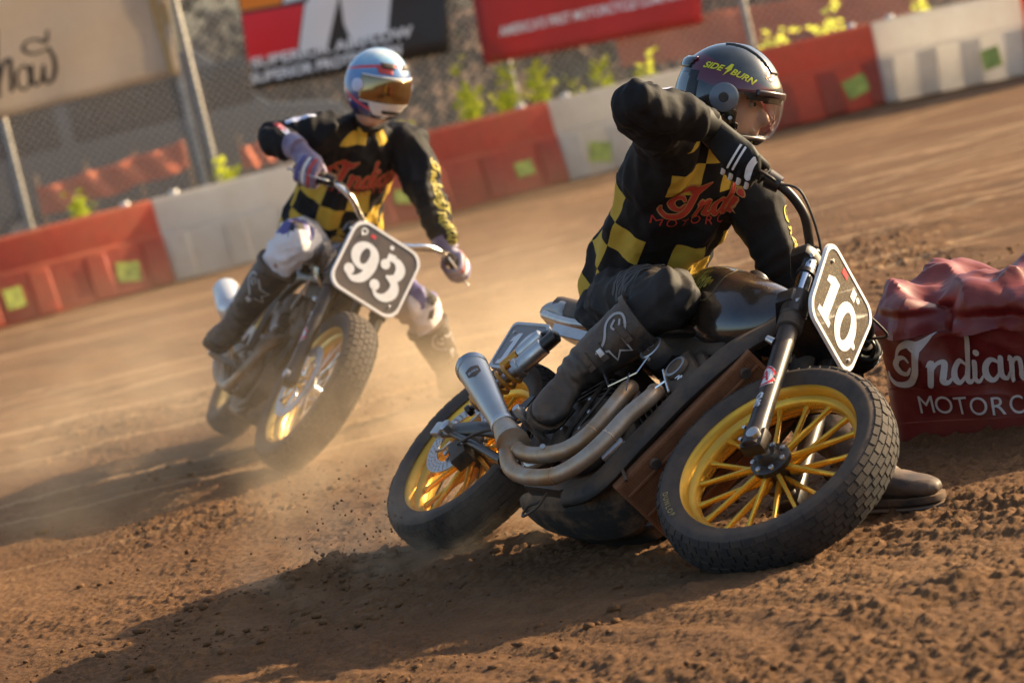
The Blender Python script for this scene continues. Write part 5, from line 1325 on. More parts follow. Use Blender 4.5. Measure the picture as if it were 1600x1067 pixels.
LOGO = [stroke2d([(-.030, -.047), (-.020, -.014), (-.030, .026), (-.020, .052), (.000, .060), (.016, .042), (.021, .008)], .0062, 5), stroke2d([(.021, .008), (.047, -.014), (.022, -.022), (.021, -.046), (-.002, -.032), (-.030, -.047)], .0055, 1), stroke2d([(-.012, .040), (-.014, .024), (-.006, .020)], .0055, 3), stroke2d([(.0, .046), (.006, .026)], .005, 2)]

def person(cfg):
    J = cfg['J']; base = cfg['base']; sh = Matrix.Translation(-base)
    pel, nk, shR, shL = J['pel'], J['neck'], J['shR'], J['shL']
    ax = (nk - pel).normalized(); lat = (shL - shR); lat = (lat - ax * lat.dot(ax)).normalized(); fr_ = lat.cross(ax)   # fr_: out of the chest
    if fr_.dot(cfg['chest']) < 0: fr_ = -fr_
    plat = (J['hipL'] - J['hipR']).normalized()
    # ---- body: one continuous mesh under the clothes
    def limbs(g):
        m = MB()
        for s in 'RL':
            m.addmb(seq([J['sh' + s], J['sh' + s].lerp(J['el' + s], .5), J['el' + s], J['el' + s].lerp(J['wr' + s], .55), J['wr' + s]], [.056 * g, .05 * g, .043 * g, .04 * g, .03 * g], 14, k=3))
            m.addmb(seq([J['hip' + s], J['hip' + s].lerp(J['kn' + s], .5), J['kn' + s], J['kn' + s].lerp(J['an' + s], .4), J['an' + s]], [.085 * g, .075 * g, .055 * g, .052 * g, .036 * g], 14, k=3))
        return m
    HM = cfg['HM']; hx, hy, hz = HM.col[0].to_3d(), HM.col[1].to_3d(), HM.col[2].to_3d(); hc = HM.translation
    body = limbs(.82)
    tor = [pel - ax * .06, pel + ax * .08, pel.lerp(nk, .5), pel.lerp(nk, .8), nk - ax * .02, nk + (hc - nk) * .4]
    body.addmb(seq(tor, [(.115, .085), (.115, .085), (.125, .095), (.13, .085), (.06, .055), (.052, .052)], 20, ref=lat, k=4))
    hm = MB(); hm.sphere((0, 0, -.035), (.092, .075, .118), n=24)
    hv = []
    for v in hm.v:
        p_ = Vector(v); x, y, z = p_
        g = lambda cx, cy, cz, r: math.exp(-((x - cx) ** 2 + (y - cy) ** 2 + (z - cz) ** 2) / r ** 2)
        if x > 0: p_.x += .004 * g(.09, 0, .03, .05) - .008 * (g(.085, .03, -.015, .022) + g(.085, -.03, -.015, .022)) + .008 * g(.07, 0, -.115, .03)
        hv.append(p_)
    hm.v = [tuple(q) for q in hv]
    hm.addmb(seq([(.080, 0, .002), (.098, 0, -.028), (.113, 0, -.052), (.092, 0, -.062)], [.009, .0115, .0145, .011], 10, k=3))     # nose
    hm.addmb(seq([(.082, -.022, -.085), (.093, 0, -.084), (.082, .022, -.085)], [.004, .0085, .004], 8, k=3)); hm.addmb(seq([(.080, -.018, -.098), (.090, 0, -.099), (.080, .018, -.098)], [.004, .009, .004], 8, k=3))   # lips
    for s in (-1, 1): hm.sphere((.0, s * .076, -.035), (.022, .012, .034), n=10)        # ears
    body.addmb(hm, HM)
    for s in 'RL':
        h_, _, _ = hand_mb(J['gr' + s], J['ga' + s], J['wr' + s], cfg['back' + s], .72)
        body.addmb(h_)
        f_, *_ = foot_mb(J['an' + s], J['fd' + s], J['ud' + s], 1., -.012); body.addmb(f_)
    me = remesh(body, .0075, 2, 'body'); setco(me, coords(me) - np.array(base))
    root = link('person', me, M_skin); root.location = base; tag(root, cfg['label'], 'person', 'riders on the track')
    kid = lambda mb, nm, m, par=None, **kw: (MB().addmb(mb, sh)).obj(nm, m, par or root, **kw)
    # eyes
    for s in (-1, 1):
        o = MB(); o.sphere(HM @ Vector((.0745, s * .031, -.012)), .0115, n=12); e = kid(o, 'eye', M_eye); 
        o = MB(); o.sphere(HM @ Vector((.0835, s * .031, -.012)), .0062, n=8); kid(o, 'iris', M_glove, e)
        o = MB(); o.addmb(seq([(.086, s * .012, .008), (.090, s * .030, .013), (.082, s * .048, .008)], [.003, .0045, .003], 8, k=3), HM); kid(o, 'eyebrow', M_boot)
    # ---- jersey
    jm = MB(); BK = cfg.get('bulk', 1.06)
    jm.addmb(seq([pel - ax * .07, pel + ax * .02, pel.lerp(nk, .28), pel.lerp(nk, .52), pel.lerp(nk, .74), nk - ax * .045, nk + ax * .005, nk + (hc - nk) * .16], [(.155 * BK, .118 * BK), (.168 * BK, .130 * BK), (.160 * BK, .126 * BK), (.172 * (BK + 1) / 2, .136 * (BK + 1) / 2), (.178, .128), (.128, .098), (.078, .074), (.068, .066)], 28, ref=lat, k=5))
    for s in 'RL':
        S_, E_, W_ = J['sh' + s], J['el' + s], J['wr' + s]; sg = 1 if s == 'L' else -1
        A0 = pel.lerp(nk, .70) + lat * sg * .10
        jm.addmb(seq([A0, S_, S_.lerp(E_, .5), E_, E_.lerp(W_, .5), W_], [.095, .086, .078, .068, .060, .043], 18, k=4))
        jm.sphere(E_, .064, n=14)
    me = remesh(jm, .0068, 6, 'jersey'); c = coords(me); nn = normals(me)
    # torso coordinates for the printed checks
    ax_, lat_, f_ = np.array(ax), np.array(lat), np.array(fr_); rel = c - np.array(pel)
    u = np.arctan2(rel @ lat_, rel @ f_) * .155; v = rel @ ax_ + .07 - cfg.get('vshift', 0.)
    dt = np.sqrt(((rel @ lat_) / .185) ** 2 + ((rel @ f_) / .145) ** 2); arm = np.zeros(len(c))
    for s in 'RL':
        d1, t1 = segdist(c, J['sh' + s], J['el' + s]); d2, t2 = segdist(c, J['el' + s], J['wr' + s])
        near = np.minimum(d1, d2); arm = np.maximum(arm, ((near < .105) & ((d2 < .09) | (t1 > .12)) & ((dt > 1.02) | (d2 < .085) | (v > .46))).astype(float))
    # cloth folds
    fold = .008 * (ridge(c, (6.5, 6.5, 8), 61, 5) - .35) + .0120 * tri_folds(c, 31, 6, 7., -.25) + .0060 * tri_folds(c, 41, 5, 15., -.15)
    for s in 'RL':
        d1, _ = segdist(c, J['el' + s], J['el' + s] + Vector((0, 0, .001))); e = np.exp(-(d1 / .09) ** 2)
        td = np.array((J['wr' + s] - J['sh' + s]).normalized()); fold = fold + e * .006 * np.sin((c @ td) * 160 + 3 * fbm(c[:, 0] * 9, c[:, 1] * 9, c[:, 2] * 9, seed=3))
    wz = np.exp(-((v - .10) / .09) ** 2); fold = fold + wz * .010 * np.sin(u * 48 + 30 * v + 2 * fbm(c[:, 0] * 5, c[:, 1] * 5, c[:, 2] * 5, seed=9))
    c = c + nn * fold[:, None]; setco(me, c); attr(me, 'tc', np.stack([u, v, arm], -1), True)
    bvj = BVHTree.FromPolygons([tuple(q) for q in c], [tuple(p_.vertices) for p_ in me.polygons])
    bvc = BVHTree.FromPolygons([tuple(q) for q in c], [tuple(p_.vertices) for p_ in me.polygons if not any(arm[i] > .5 and dt[i] > 1.15 for i in p_.vertices)])
    setco(me, c - np.array(base)); me.shade_smooth(); jer = link('jersey', me, M_jersey, root)
    # script across the chest
    o_ = pel + ax * cfg.get('logo_v', .385) + fr_ * .2 + lat * cfg.get('logo_u', .0)
    fm = frame(o_, lat, fr_ + ax * .12)
    big = script_indian(); a, b, c0, d0 = bbox2d(big); kk = cfg.get('logo_w', .33) / (b - a)
    for nm, s2, m_, off in (('script_outline', script_indian(.032, 6), M_out, .0016), ('script', big, M_red, .0030)):
        w_ = wrap(xf2d(s2, kk, -(a + b) / 2 * kk, -(c0 + d0) / 2 * kk, 0), fm, bvc, off, .014, .6)
        if w_.v: kid(w_, nm, m_, jer, smooth=0, fixn=False)
    for i, ch in enumerate('MOTORCYCLE'):
        g = text2d(ch, .040, .0, align='CENTER'); x = (i - 4.5) * .036 * kk / .1; w_ = wrap(xf2d(g, 1., x, -.088), fm, bvc, .0018, .014, .6)
        if w_.v: kid(w_, 'letter', M_red, jer, smooth=0, fixn=False)
    # sleeve patches
    for s, t_, side, (w0, h0), m_ in cfg.get('patches', ()):
        S_, E_ = (J['sh' + s], J['el' + s]) if t_ < 1 else (J['el' + s], J['wr' + s]); tt = t_ % 1
        q = S_.lerp(E_, tt); fm2 = frame(q + side * .2, (E_ - S_), side)
        w_ = wrap(disc2d(0, 0, w0, h0, 16), fm2, bvj, .0016, .012, .5)
        if w_.v: kid(w_, 'sleeve_patch', m_, jer, smooth=0, fixn=False)
    for s, t0, t1, side, ww in cfg.get('sleeve_script', ()):
        S_, E_ = (J['sh' + s], J['el' + s]) if t0 < 1 else (J['el' + s], J['wr' + s]); q = S_.lerp(E_, t0 % 1)
        w_ = wrap(norm2d(script_indian(), ww), frame(q + side * .2, (E_ - S_), side), bvj, .0018, .012, .5)
        if w_.v: kid(w_, 'sleeve_script', M_yprint, jer, smooth=0, fixn=False)
    # collar
    o = MB(); cpt = nk + (hc - nk) * .16; o.tube([cpt - ax * .01, cpt + (hc - nk).normalized() * .012], [(.071, .069), (.067, .065)], 24, ref=lat); kid(o, 'collar', cfg.get('collar', M_red))
    # ---- trousers
    tm = MB(); tm.addmb(seq([J['hipR'].lerp(J['hipL'], -.15), J['hipR'].lerp(J['hipL'], .5), J['hipR'].lerp(J['hipL'], 1.15)], [.118, .135, .118], 20, k=4)); tm.addmb(seq([pel - ax * .05, pel + ax * .06], [(.150, .115), (.145, .112)], 20, ref=plat, k=2))
    for s in 'RL':
        H_, K_, A_ = J['hip' + s], J['kn' + s], J['an' + s]
        tm.addmb(seq([H_, H_.lerp(K_, .35), H_.lerp(K_, .75), K_, K_.lerp(A_, .25), K_.lerp(A_, .55)], [.100, .092, .084, .080, .066, .058], 18, k=4)); tm.sphere(K_ + (K_ - (H_ + A_) / 2).normalized() * .008, .080, n=14)
    me = remesh(tm, .0075, 5, 'trousers'); c = coords(me); nn = normals(me)
    fold = .006 * (ridge(c, (8, 8, 10), 71, 5) - .35) + .0100 * tri_folds(c, 51, 6, 8., -.25) + .0055 * tri_folds(c, 61, 5, 17., -.15)
    for s in 'RL':
        d1, _ = segdist(c, J['kn' + s], J['kn' + s] + Vector((0, 0, .001))); bk = ((J['hip' + s] + J['an' + s]) / 2 - J['kn' + s]).normalized(); side = ((c - np.array(J['kn' + s])) @ np.array(bk)); fold = fold + np.exp(-(d1 / .13) ** 2) * np.clip(side / .05, 0, 1) * .008 * np.sin((c @ np.array((J['an' + s] - J['hip' + s]).normalized())) * 130)
    c = c + nn * fold[:, None]; setco(me, c); bvt = BVHTree.FromPolygons([tuple(q) for q in c], [tuple(p_.vertices) for p_ in me.polygons]); setco(me, c - np.array(base)); me.shade_smooth(); tr = link('trousers', me, cfg['pants'], root)
    for s in 'RL':
        H_, K_ = J['hip' + s], J['kn' + s]; d = (K_ - H_).normalized(); nrm = cfg['kneeN' + s]; nrm = (nrm - d * nrm.dot(d)).normalized()
        if cfg['id'] == 1:
            for k in range(9):
                w_ = wrap(stroke2d([(-.075, 0), (0, .006), (.075, 0)], .0085, 6), frame(H_.lerp(K_, .50 + .030 * k) + nrm * .2, d.cross(nrm), nrm), bvt, .003, .012, .5)
                if w_.v: kid(w_, 'stretch_rib', M_rib, tr, smooth=30, fixn=False)
        else:
            fm2 = frame(K_ + nrm * .2 - d * .01, d, nrm)
            w_ = wrap(disc2d(0, 0, .085, .075, 24), fm2, bvt, .0022, .012, .5)
            if w_.v: kid(w_, 'knee_panel', M_blue, tr, smooth=30, fixn=False)
            w_ = wrap(poly2d((.0, .01), (.10, -.02), (.16, .01), (.11, .03), (.06, .045), (.03, .03)), fm2, bvt, .003, .012, .5)
            if w_.v: kid(w_, 'dark_flash', M_pants1, tr, smooth=30, fixn=False)
            K2, A2 = J['kn' + s], J['an' + s]; d2 = (A2 - K2).normalized(); n2 = cfg['kneeN' + s]
    # ---- boots
    for s in 'RL':
        K_, A_ = J['kn' + s], J['an' + s]; fm_, fd, ud, l = foot_mb(A_, J['fd' + s], J['ud' + s]); bo = MB(); bo.addmb(fm_)
        top = A_.lerp(K_, .70)
        bo.addmb(seq([top, A_.lerp(K_, .52), A_.lerp(K_, .28), A_.lerp(K_, .08), A_ - ud * .03], [(.084, .078), (.080, .075), (.068, .066), (.060, .057), (.050, .048)], 18, k=4))
        me = remesh(bo, .0058, 3, 'boot'); c = coords(me); nn = normals(me); d1, t1 = segdist(c, A_, top)
        cr = np.exp(-(np.linalg.norm(c - np.array(A_), axis=1) / .075) ** 2) * .0045 * np.sin((c @ np.array((top - A_).normalized())) * 190) + .004 * (ridge(c, (14, 14, 14), 81, 2.5) - .5)
        c = c + nn * cr[:, None]; setco(me, c); bvb = BVHTree.FromPolygons([tuple(q) for q in c], [tuple(p_.vertices) for p_ in me.polygons]); setco(me, c - np.array(base)); me.shade_smooth()
        bt = link('boot', me, M_boot, root); kid(sole_mb(A_, fd, ud, l), 'sole', M_sole, bt)
        out = cfg['bootN' + s]; sd = (top - A_).normalized(); out = (out - sd * out.dot(sd)).normalized()
        fm2 = frame(A_.lerp(K_, .46) + out * .2, sd.cross(out) * -1 if False else out.cross(sd) * -1, out)
        w_ = wrap(xf2d(join2d(*LOGO), 1.15, rot=.6), fm2, bvb, .0022, .008, .5)
        if w_.v: kid(w_, 'boot_mark', M_bootmark, bt, smooth=0, fixn=False)
        for tt in (.20, .34, .60):
            q = A_.lerp(K_, tt); h_ = bvb.ray_cast(q + (out + fd * .9).normalized() * .3, -(out + fd * .9).normalized())
            if h_[0] is not None:
                o = MB(); Mx = frame(h_[0], sd.cross(h_[1]), h_[1]).to_3x3(); o.box(h_[0] + h_[1] * .003, (.055, .022, .010), Mx, .003); bk_ = kid(o, 'buckle', M_boot, bt)
                o = MB(); o.box(h_[0] + h_[1] * .009, (.022, .016, .006), Mx, .002); kid(o, 'buckle_clip', M_buckle if tt == .34 else M_boot, bt)
        o = MB(); R_ = (.088, .082); o.tube([top - sd * .012, top + sd * .004], [R_, R_], 24, ref=l); kid(o, 'boot_collar', M_boot, bt)
        if s == 'L':   # steel shoe strapped under the sliding foot
            M = Matrix((fd, l, ud)).transposed().to_4x4(); M.translation = A_ - ud * .113
            half = [(-.05, .036), (.0, .042), (.06, .048), (.11, .054), (.16, .049), (.192, .034), (.205, .012)]
            o = MB(); o.prism([(x, y) for x, y in half] + [(x, -y) for x, y in half[::-1]], .008, M, .002); kid(o, 'steel_shoe', M_shoe, bt)
    # ---- gloves
    for s in 'RL':
        g, n, w = hand_mb(J['gr' + s], J['ga' + s], J['wr' + s], cfg['back' + s]); gm = MB()
        gm.addmb(g)
        me = remesh(gm, .0036, 2, 'glove'); c = coords(me); nn = normals(me); c = c + nn * .0008; setco(me, c)
        bvg = BVHTree.FromPolygons([tuple(q) for q in c], [tuple(p_.vertices) for p_ in me.polygons]); setco(me, c - np.array(base)); me.shade_smooth(); gl = link('glove', me, cfg['glove'], root)
        W_, E_ = J['wr' + s], J['el' + s]; d = (E_ - W_).normalized()
        o = MB(); o.tube([W_ - d * .012, W_ + d * .02, W_ + d * .045], [.042, .049, .052], 20); kid(o, 'cuff', cfg['glove'], gl)
        C_, a = J['gr' + s], J['ga' + s]
        if cfg['id'] == 1:
            fm2 = frame(C_ + n * .15, a, n)      # x outwards along the bar, y from wrist to fingers or back
            sgn = 1 if fm2.col[1].to_3d().dot(w) < 0 else -1      # +y towards fingertips
            dr = [(stroke2d([(-.040, -.052), (-.030, -.030), (-.030, -.014)], .015, 5), n)]
            dr.append((stroke2d([(.010, -.085 * sgn), (.012, -.022 * sgn)], .006, 3), n)); dr.append((stroke2d([(.024, -.085 * sgn), (.026, -.022 * sgn)], .006, 3), n)); dr.append((stroke2d([(-.040, -.090 * sgn), (-.026, -.056 * sgn), (-.032, -.020 * sgn)], .018, 5), n))
            for dd, dn in dr[1:]:
                w_ = wrap(dd, fm2, bvg, .0022, .006, .4)
                if w_.v: kid(w_, 'glove_stripe', M_gwhite, gl, smooth=0, fixn=False)
            fd_ = (n * .75 - w * .65).normalized(); fm3 = frame(C_ + fd_ * .15, a, fd_); sg3 = 1 if fm3.col[1].to_3d().dot(w) < 0 else -1
            for i in range(4):
                w_ = wrap(stroke2d([((i - 1.5) * .024, -.012 * sg3), ((i - 1.5) * .024 + .001, .022 * sg3)], .0125, 4), fm3, bvg, .0022, .006, .4)
                if w_.v and s == 'L': kid(w_, 'finger_bar', M_gwhite, gl, smooth=0, fixn=False)
                if s == 'R':
                    o_ = a * ((i - 1.5) * .024); p0 = C_ + o_ + n * .041 + w * .004; p1 = C_ + o_ - w * .037 + n * .022; dc = ((n - w) * .6 + (cam_o.matrix_world.translation - C_).normalized()).normalized()
                    w_ = wrap(stroke2d([(-.014, 0), (0, .001), (.014, 0)], .0125, 4), frame((p0 + p1) / 2 + dc * .15, p1 - p0, dc), bvg, .0022, .006, .4)
                    if w_.v: kid(w_, 'finger_bar', M_gwhite, gl, smooth=0, fixn=False)
            fm3 = frame(C_ - w * .15, a, -w - n * .3)
            for i in range(4):
                w_ = wrap(disc2d((i - 1.5) * .024, -.012 if fm3.col[1].to_3d().dot(n) > 0 else .012, .0085, .007, 12), fm3, bvg, .0022, .006, .4)
                if w_.v: kid(w_, 'knuckle_pad', M_gwhite, gl, smooth=0, fixn=False)
        else:
            fm2 = frame(C_ + n * .15, a, n)
            for i, mm in ((-1, M_patchr), (0, M_gwhite), (1, M_blue)):
                w_ = wrap(stroke2d([(i * .024, -.05), (i * .024 + .006, 0), (i * .024, .05)], .012, 4), fm2, bvg, .0022, .008, .4)
                if w_.v: kid(w_, 'glove_stripe', mm, gl, smooth=0, fixn=False)
    cfg['helmet'](root, HM, base)
    return root

# ---------------------------------------------------------------- helmets (built in their own frame: x forward, y left, z up)
def clear_mat(name, tint, gloss=.06, base=.12, extra=0.):
    m, nt, p = newmat(name); nt.nodes.remove(p)
    t = nt.nodes.new('ShaderNodeBsdfTransparent'); t.inputs[0].default_value = (*tint, 1)
    g = nt.nodes.new('ShaderNodeBsdfGlossy'); g.inputs['Roughness'].default_value = gloss
    if extra: g.inputs[0].default_value = (.95, .72, .42, 1)
    lw = nt.nodes.new('ShaderNodeLayerWeight'); lw.inputs[0].default_value = .35
    f = math_n(nt, 'MULTIPLY_ADD', lw.outputs['Fresnel'], .32, base)
    mx = nt.nodes.new('ShaderNodeMixShader'); nt.links.new(f, mx.inputs[0]); nt.links.new(t.outputs[0], mx.inputs[1]); nt.links.new(g.outputs[0], mx.inputs[2])
    nt.links.new(mx.outputs[0], nt.nodes['Material Output'].inputs[0]); return m
def helmet_common(root, HM, base, rad_fn, port, name, mshell, nu=72, nv=48, bottom=-.70):
    L = Matrix.Translation(-base) @ HM
    def P(d): r = rad_fn(d); return Vector((d.x * r[0], d.y * r[1], d.z * r[2])) + Vector(r[3])
    def D(i, j): t = pi * (j + .5) / nv; a = 2 * pi * i / nu; return Vector((sin(t) * cos(a), sin(t) * sin(a), cos(t)))
    vs = []; idx = {}; fs = []
    for j in range(nv):
        for i in range(nu): idx[i, j] = len(vs); vs.append(tuple(P(D(i, j))))
    for j in range(nv - 1):
        for i in range(nu):
            d = (D(i, j) + D((i + 1) % nu, j + 1)).normalized()
            if d.z < bottom or port(d): continue
            fs.append((idx[i, j], idx[(i + 1) % nu, j], idx[(i + 1) % nu, j + 1], idx[i, j + 1]))
    fs.append(tuple(idx[i, 0] for i in range(nu)))
    me = bpy.data.meshes.new('shell'); me.from_pydata(vs, [], fs)
    bm = bmesh.new(); bm.from_mesh(me); bmesh.ops.delete(bm, geom=[v for v in bm.verts if not v.link_faces], context='VERTS'); bmesh.ops.smooth_vert(bm, verts=[v for v in bm.verts if v.is_boundary], factor=.5, use_axis_x=True, use_axis_y=True, use_axis_z=True); bmesh.ops.recalc_face_normals(bm, faces=bm.faces[:]); bm.to_mesh(me); bm.free()
    me.shade_smooth()
    o = link(name, me, mshell, root); o.matrix_local = L
    so = o.modifiers.new('shell', 'SOLIDIFY'); so.thickness = .012; so.offset = -1
    bv = BVHTree.FromPolygons([v.co for v in me.vertices], [tuple(p_.vertices) for p_ in me.polygons])
    def patch(nm, cond, k, m, thick=.003):
        vs2 = []; ix = {}; f2 = []; NU, NV = 120, 80
        for j in range(NV - 1):
            for i in range(NU):
                def dd(i_, j_): t = pi * (j_ + .5) / NV; a = 2 * pi * i_ / NU; return Vector((sin(t) * cos(a), sin(t) * sin(a), cos(t)))
                if not cond((dd(i, j) + dd(i + 1, j + 1)).normalized()): continue
                q = []
                for (a_, b_) in ((i, j), (i + 1, j), (i + 1, j + 1), (i, j + 1)):
                    key = (a_ % NU, b_)
                    if key not in ix: ix[key] = len(vs2); vs2.append(tuple(P(dd(*key)) * k))
                    q.append(ix[key])
                f2.append(tuple(q))
        mb = MB(); mb.add(vs2, f2); ob = mb.obj(nm, m, o, 80)
        if thick: so = ob.modifiers.new('t', 'SOLIDIFY'); so.thickness = thick; so.offset = -1
        return ob
    return o, bv, patch
M_liner = mat('helmet_liner', (.015, .014, .014), .9)
def helmet_one(root, HM, base):
    m, nt, p = newmat('helmet_dark')
    tc = nt.nodes.new('ShaderNodeTexCoord'); sp = nt.nodes.new('ShaderNodeSeparateXYZ'); nt.links.new(tc.outputs['Object'], sp.inputs[0])
    n1 = tex(nt, 'Noise', 9, 4); blk = ramp(nt, n1.outputs[0], [(.35, (.010, .012, .012)), (.7, (.045, .052, .05))])
    lim1 = math_n(nt, 'GREATER_THAN', math_n(nt, 'SUBTRACT', sp.outputs[2], math_n(nt, 'MULTIPLY', sp.outputs[0], -.30)), .018)
    lim2 = math_n(nt, 'LESS_THAN', math_n(nt, 'SUBTRACT', sp.outputs[2], math_n(nt, 'MULTIPLY', sp.outputs[0], -.38)), .082)
    mar = math_n(nt, 'MULTIPLY', lim1, lim2)
    back = math_n(nt, 'LESS_THAN', sp.outputs[0], -.085); mar = math_n(nt, 'MULTIPLY', mar, math_n(nt, 'SUBTRACT', 1., back))
    c = mixc(nt, mar, blk, (.095, .008, .022)); gr = math_n(nt, 'MULTIPLY', back, math_n(nt, 'LESS_THAN', sp.outputs[2], .05)); c = mixc(nt, gr, c, (.13, .155, .16))
    nt.links.new(c, p.inputs['Base Color']); p.inputs['Roughness'].default_value = .16; p.inputs['Coat Weight'].default_value = 1.; p.inputs['Coat Roughness'].default_value = .05
    def rf(d):
        back = max(0, -d.x); top = max(0, d.z)
        lip = .012 * math.exp(-((d.z - .58) / .10) ** 2) * max(0, -d.x)
        chin = max(0, d.x) * max(0, -d.z)
        return (.146 + lip + .020 * chin + .006 * max(0, d.x) * math.exp(-((d.z - .22) / .2) ** 2), .122, .146 - .01 * back * (d.z < 0), (0, 0, 0))
    port = lambda d: d.x > .02 and -.70 < d.z < .12 and abs(math.atan2(d.y, d.x)) < 1.25 - .35 * max(0, -d.z)
    h, bv, patch = helmet_common(root, HM, base, rf, port, 'helmet', m, bottom=-.86)
    h['label'] = 'dark green-black and maroon helmet with yellow lettering and clear visor'
    vis = lambda d: d.x > -.02 and -.62 < d.z < .20 - .08 * abs(d.y) and abs(math.atan2(d.y, d.x)) < 1.42
    patch('visor', vis, 1.045, clear_mat('clear_visor', (.99, .985, .97), .04, .0), .002)
    patch('brow_peak', lambda d: d.x > .3 and .05 < d.z < .16 and abs(d.y) < .75, 1.055, mat('peak', (.02, .01, .012), .25, coat=.6), .005)
    patch('top_vent', lambda d: abs(d.y) < .30 and .52 < d.z < .97 and d.x > -.1, 1.028, mat('vent_dark', (.02, .022, .022), .2, coat=.8), .008)
    patch('rear_spoiler', lambda d: d.x < -.45 and .42 < d.z < .62 and abs(d.y) < .62, 1.05, m, .006)
    patch('back_band', lambda d: -.62 < d.x < -.42 and -.80 < d.z < .40, 1.006, mat('band_black', (.012, .012, .013), .5), .004)
    patch('chin_vent', lambda d: d.x > .60 and -.80 < d.z < -.70 and abs(d.y) < .35, 1.03, M_blkm, .006)
    patch('chin_edge', lambda d: d.x > .10 and -.72 < d.z < -.66, 1.03, M_gwhite if False else M_alu, .003)
    patch('inner_peak', lambda d: d.x > .30 and -.02 < d.z < .18 and abs(d.y) < .85, .985, M_liner, .006)
    patch('liner', lambda d: d.z > -.5 and not (d.x > .0 and d.z < .16), .86, M_liner, .004)
    for s in (-1, 1):
        c = Vector((.022, s * .1225, -.005)); n = Vector((.12, s, .0)).normalized()
        o = MB(); o.tube([c - n * .012, c + n * .006, c + n * .010], [.040, .039, .034], 30); pv = o.obj('visor_pivot', mat('pivot_grey', (.16, .18, .20), .3, .2), h)
        o = MB(); o.tube([c + n * .009, c + n * .014], [.014, .012], 20); o.obj('pivot_knob', M_blkm, pv)
        q = Vector((.045, s * .118, -.058)); o = MB(); o.tube([q, q + n * .008], [.006, .005], 12); o.obj('visor_screw', M_alu, pv)
    # lettering on the right side
    n = Vector((.30, -1, .42)).normalized(); xd = Vector((1, .25, -.33))
    M_yel = mat('helmet_yellow', (.62, .60, .02), .4); fm = frame(Vector((.042, -.2, .098)), xd, n)
    g1 = text2d('SIDE', .026, .03, .35); g2 = text2d('BURN', .026, .03, .35)
    w1 = bbox2d(g1)[1] - bbox2d(g1)[0]
    g = join2d(xf2d(g1, 1., -w1 - .010), xf2d(g2, 1., .010), poly2d((.004, .030), (-.008, .008), (.000, .009), (-.006, -.012), (.010, .012), (.002, .012), (.010, .030)))
    w_ = wrap(g, fm, bv, .0012, .012, .5); w_.obj('lettering', M_yel, h, 0, fixn=False)
    fm = frame(Vector((.2, -.18, .055)), Vector((.75, .66, -.2)), Vector((.62, -1, .25)))
    w_ = wrap(norm2d(text2d('Ö', .03, .03), .019), frame(Vector((.2, -.2, .098)), Vector((.75, .66, -.25)), Vector((.55, -1, .22))), bv, .0012, .012, .6)
    if w_.v: w_.obj('orange_letter', mat('helmet_orange', (.55, .22, .03), .4), h, 0, fixn=False)
    fm = frame(Vector((.24, -.155, .098)), Vector((.80, .6, -.3)), Vector((1.05, -1, .26)))
    for nm, s2, mm, off in (('round_badge', disc2d(0, 0, .019), M_gwhite, .0012), ('badge_ring', ring2d(0, 0, .0175, .0175, .0145, .0145), M_blkm, .0018), ('badge_mark', stroke2d([(-.006, -.009), (.004, .0), (-.004, .001), (.007, .010)], .005, 3), M_blkm, .0018)):
        w_ = wrap(s2, fm, bv, off, .008, .6)
        if w_.v: w_.obj(nm, mm, h, 0, fixn=False)
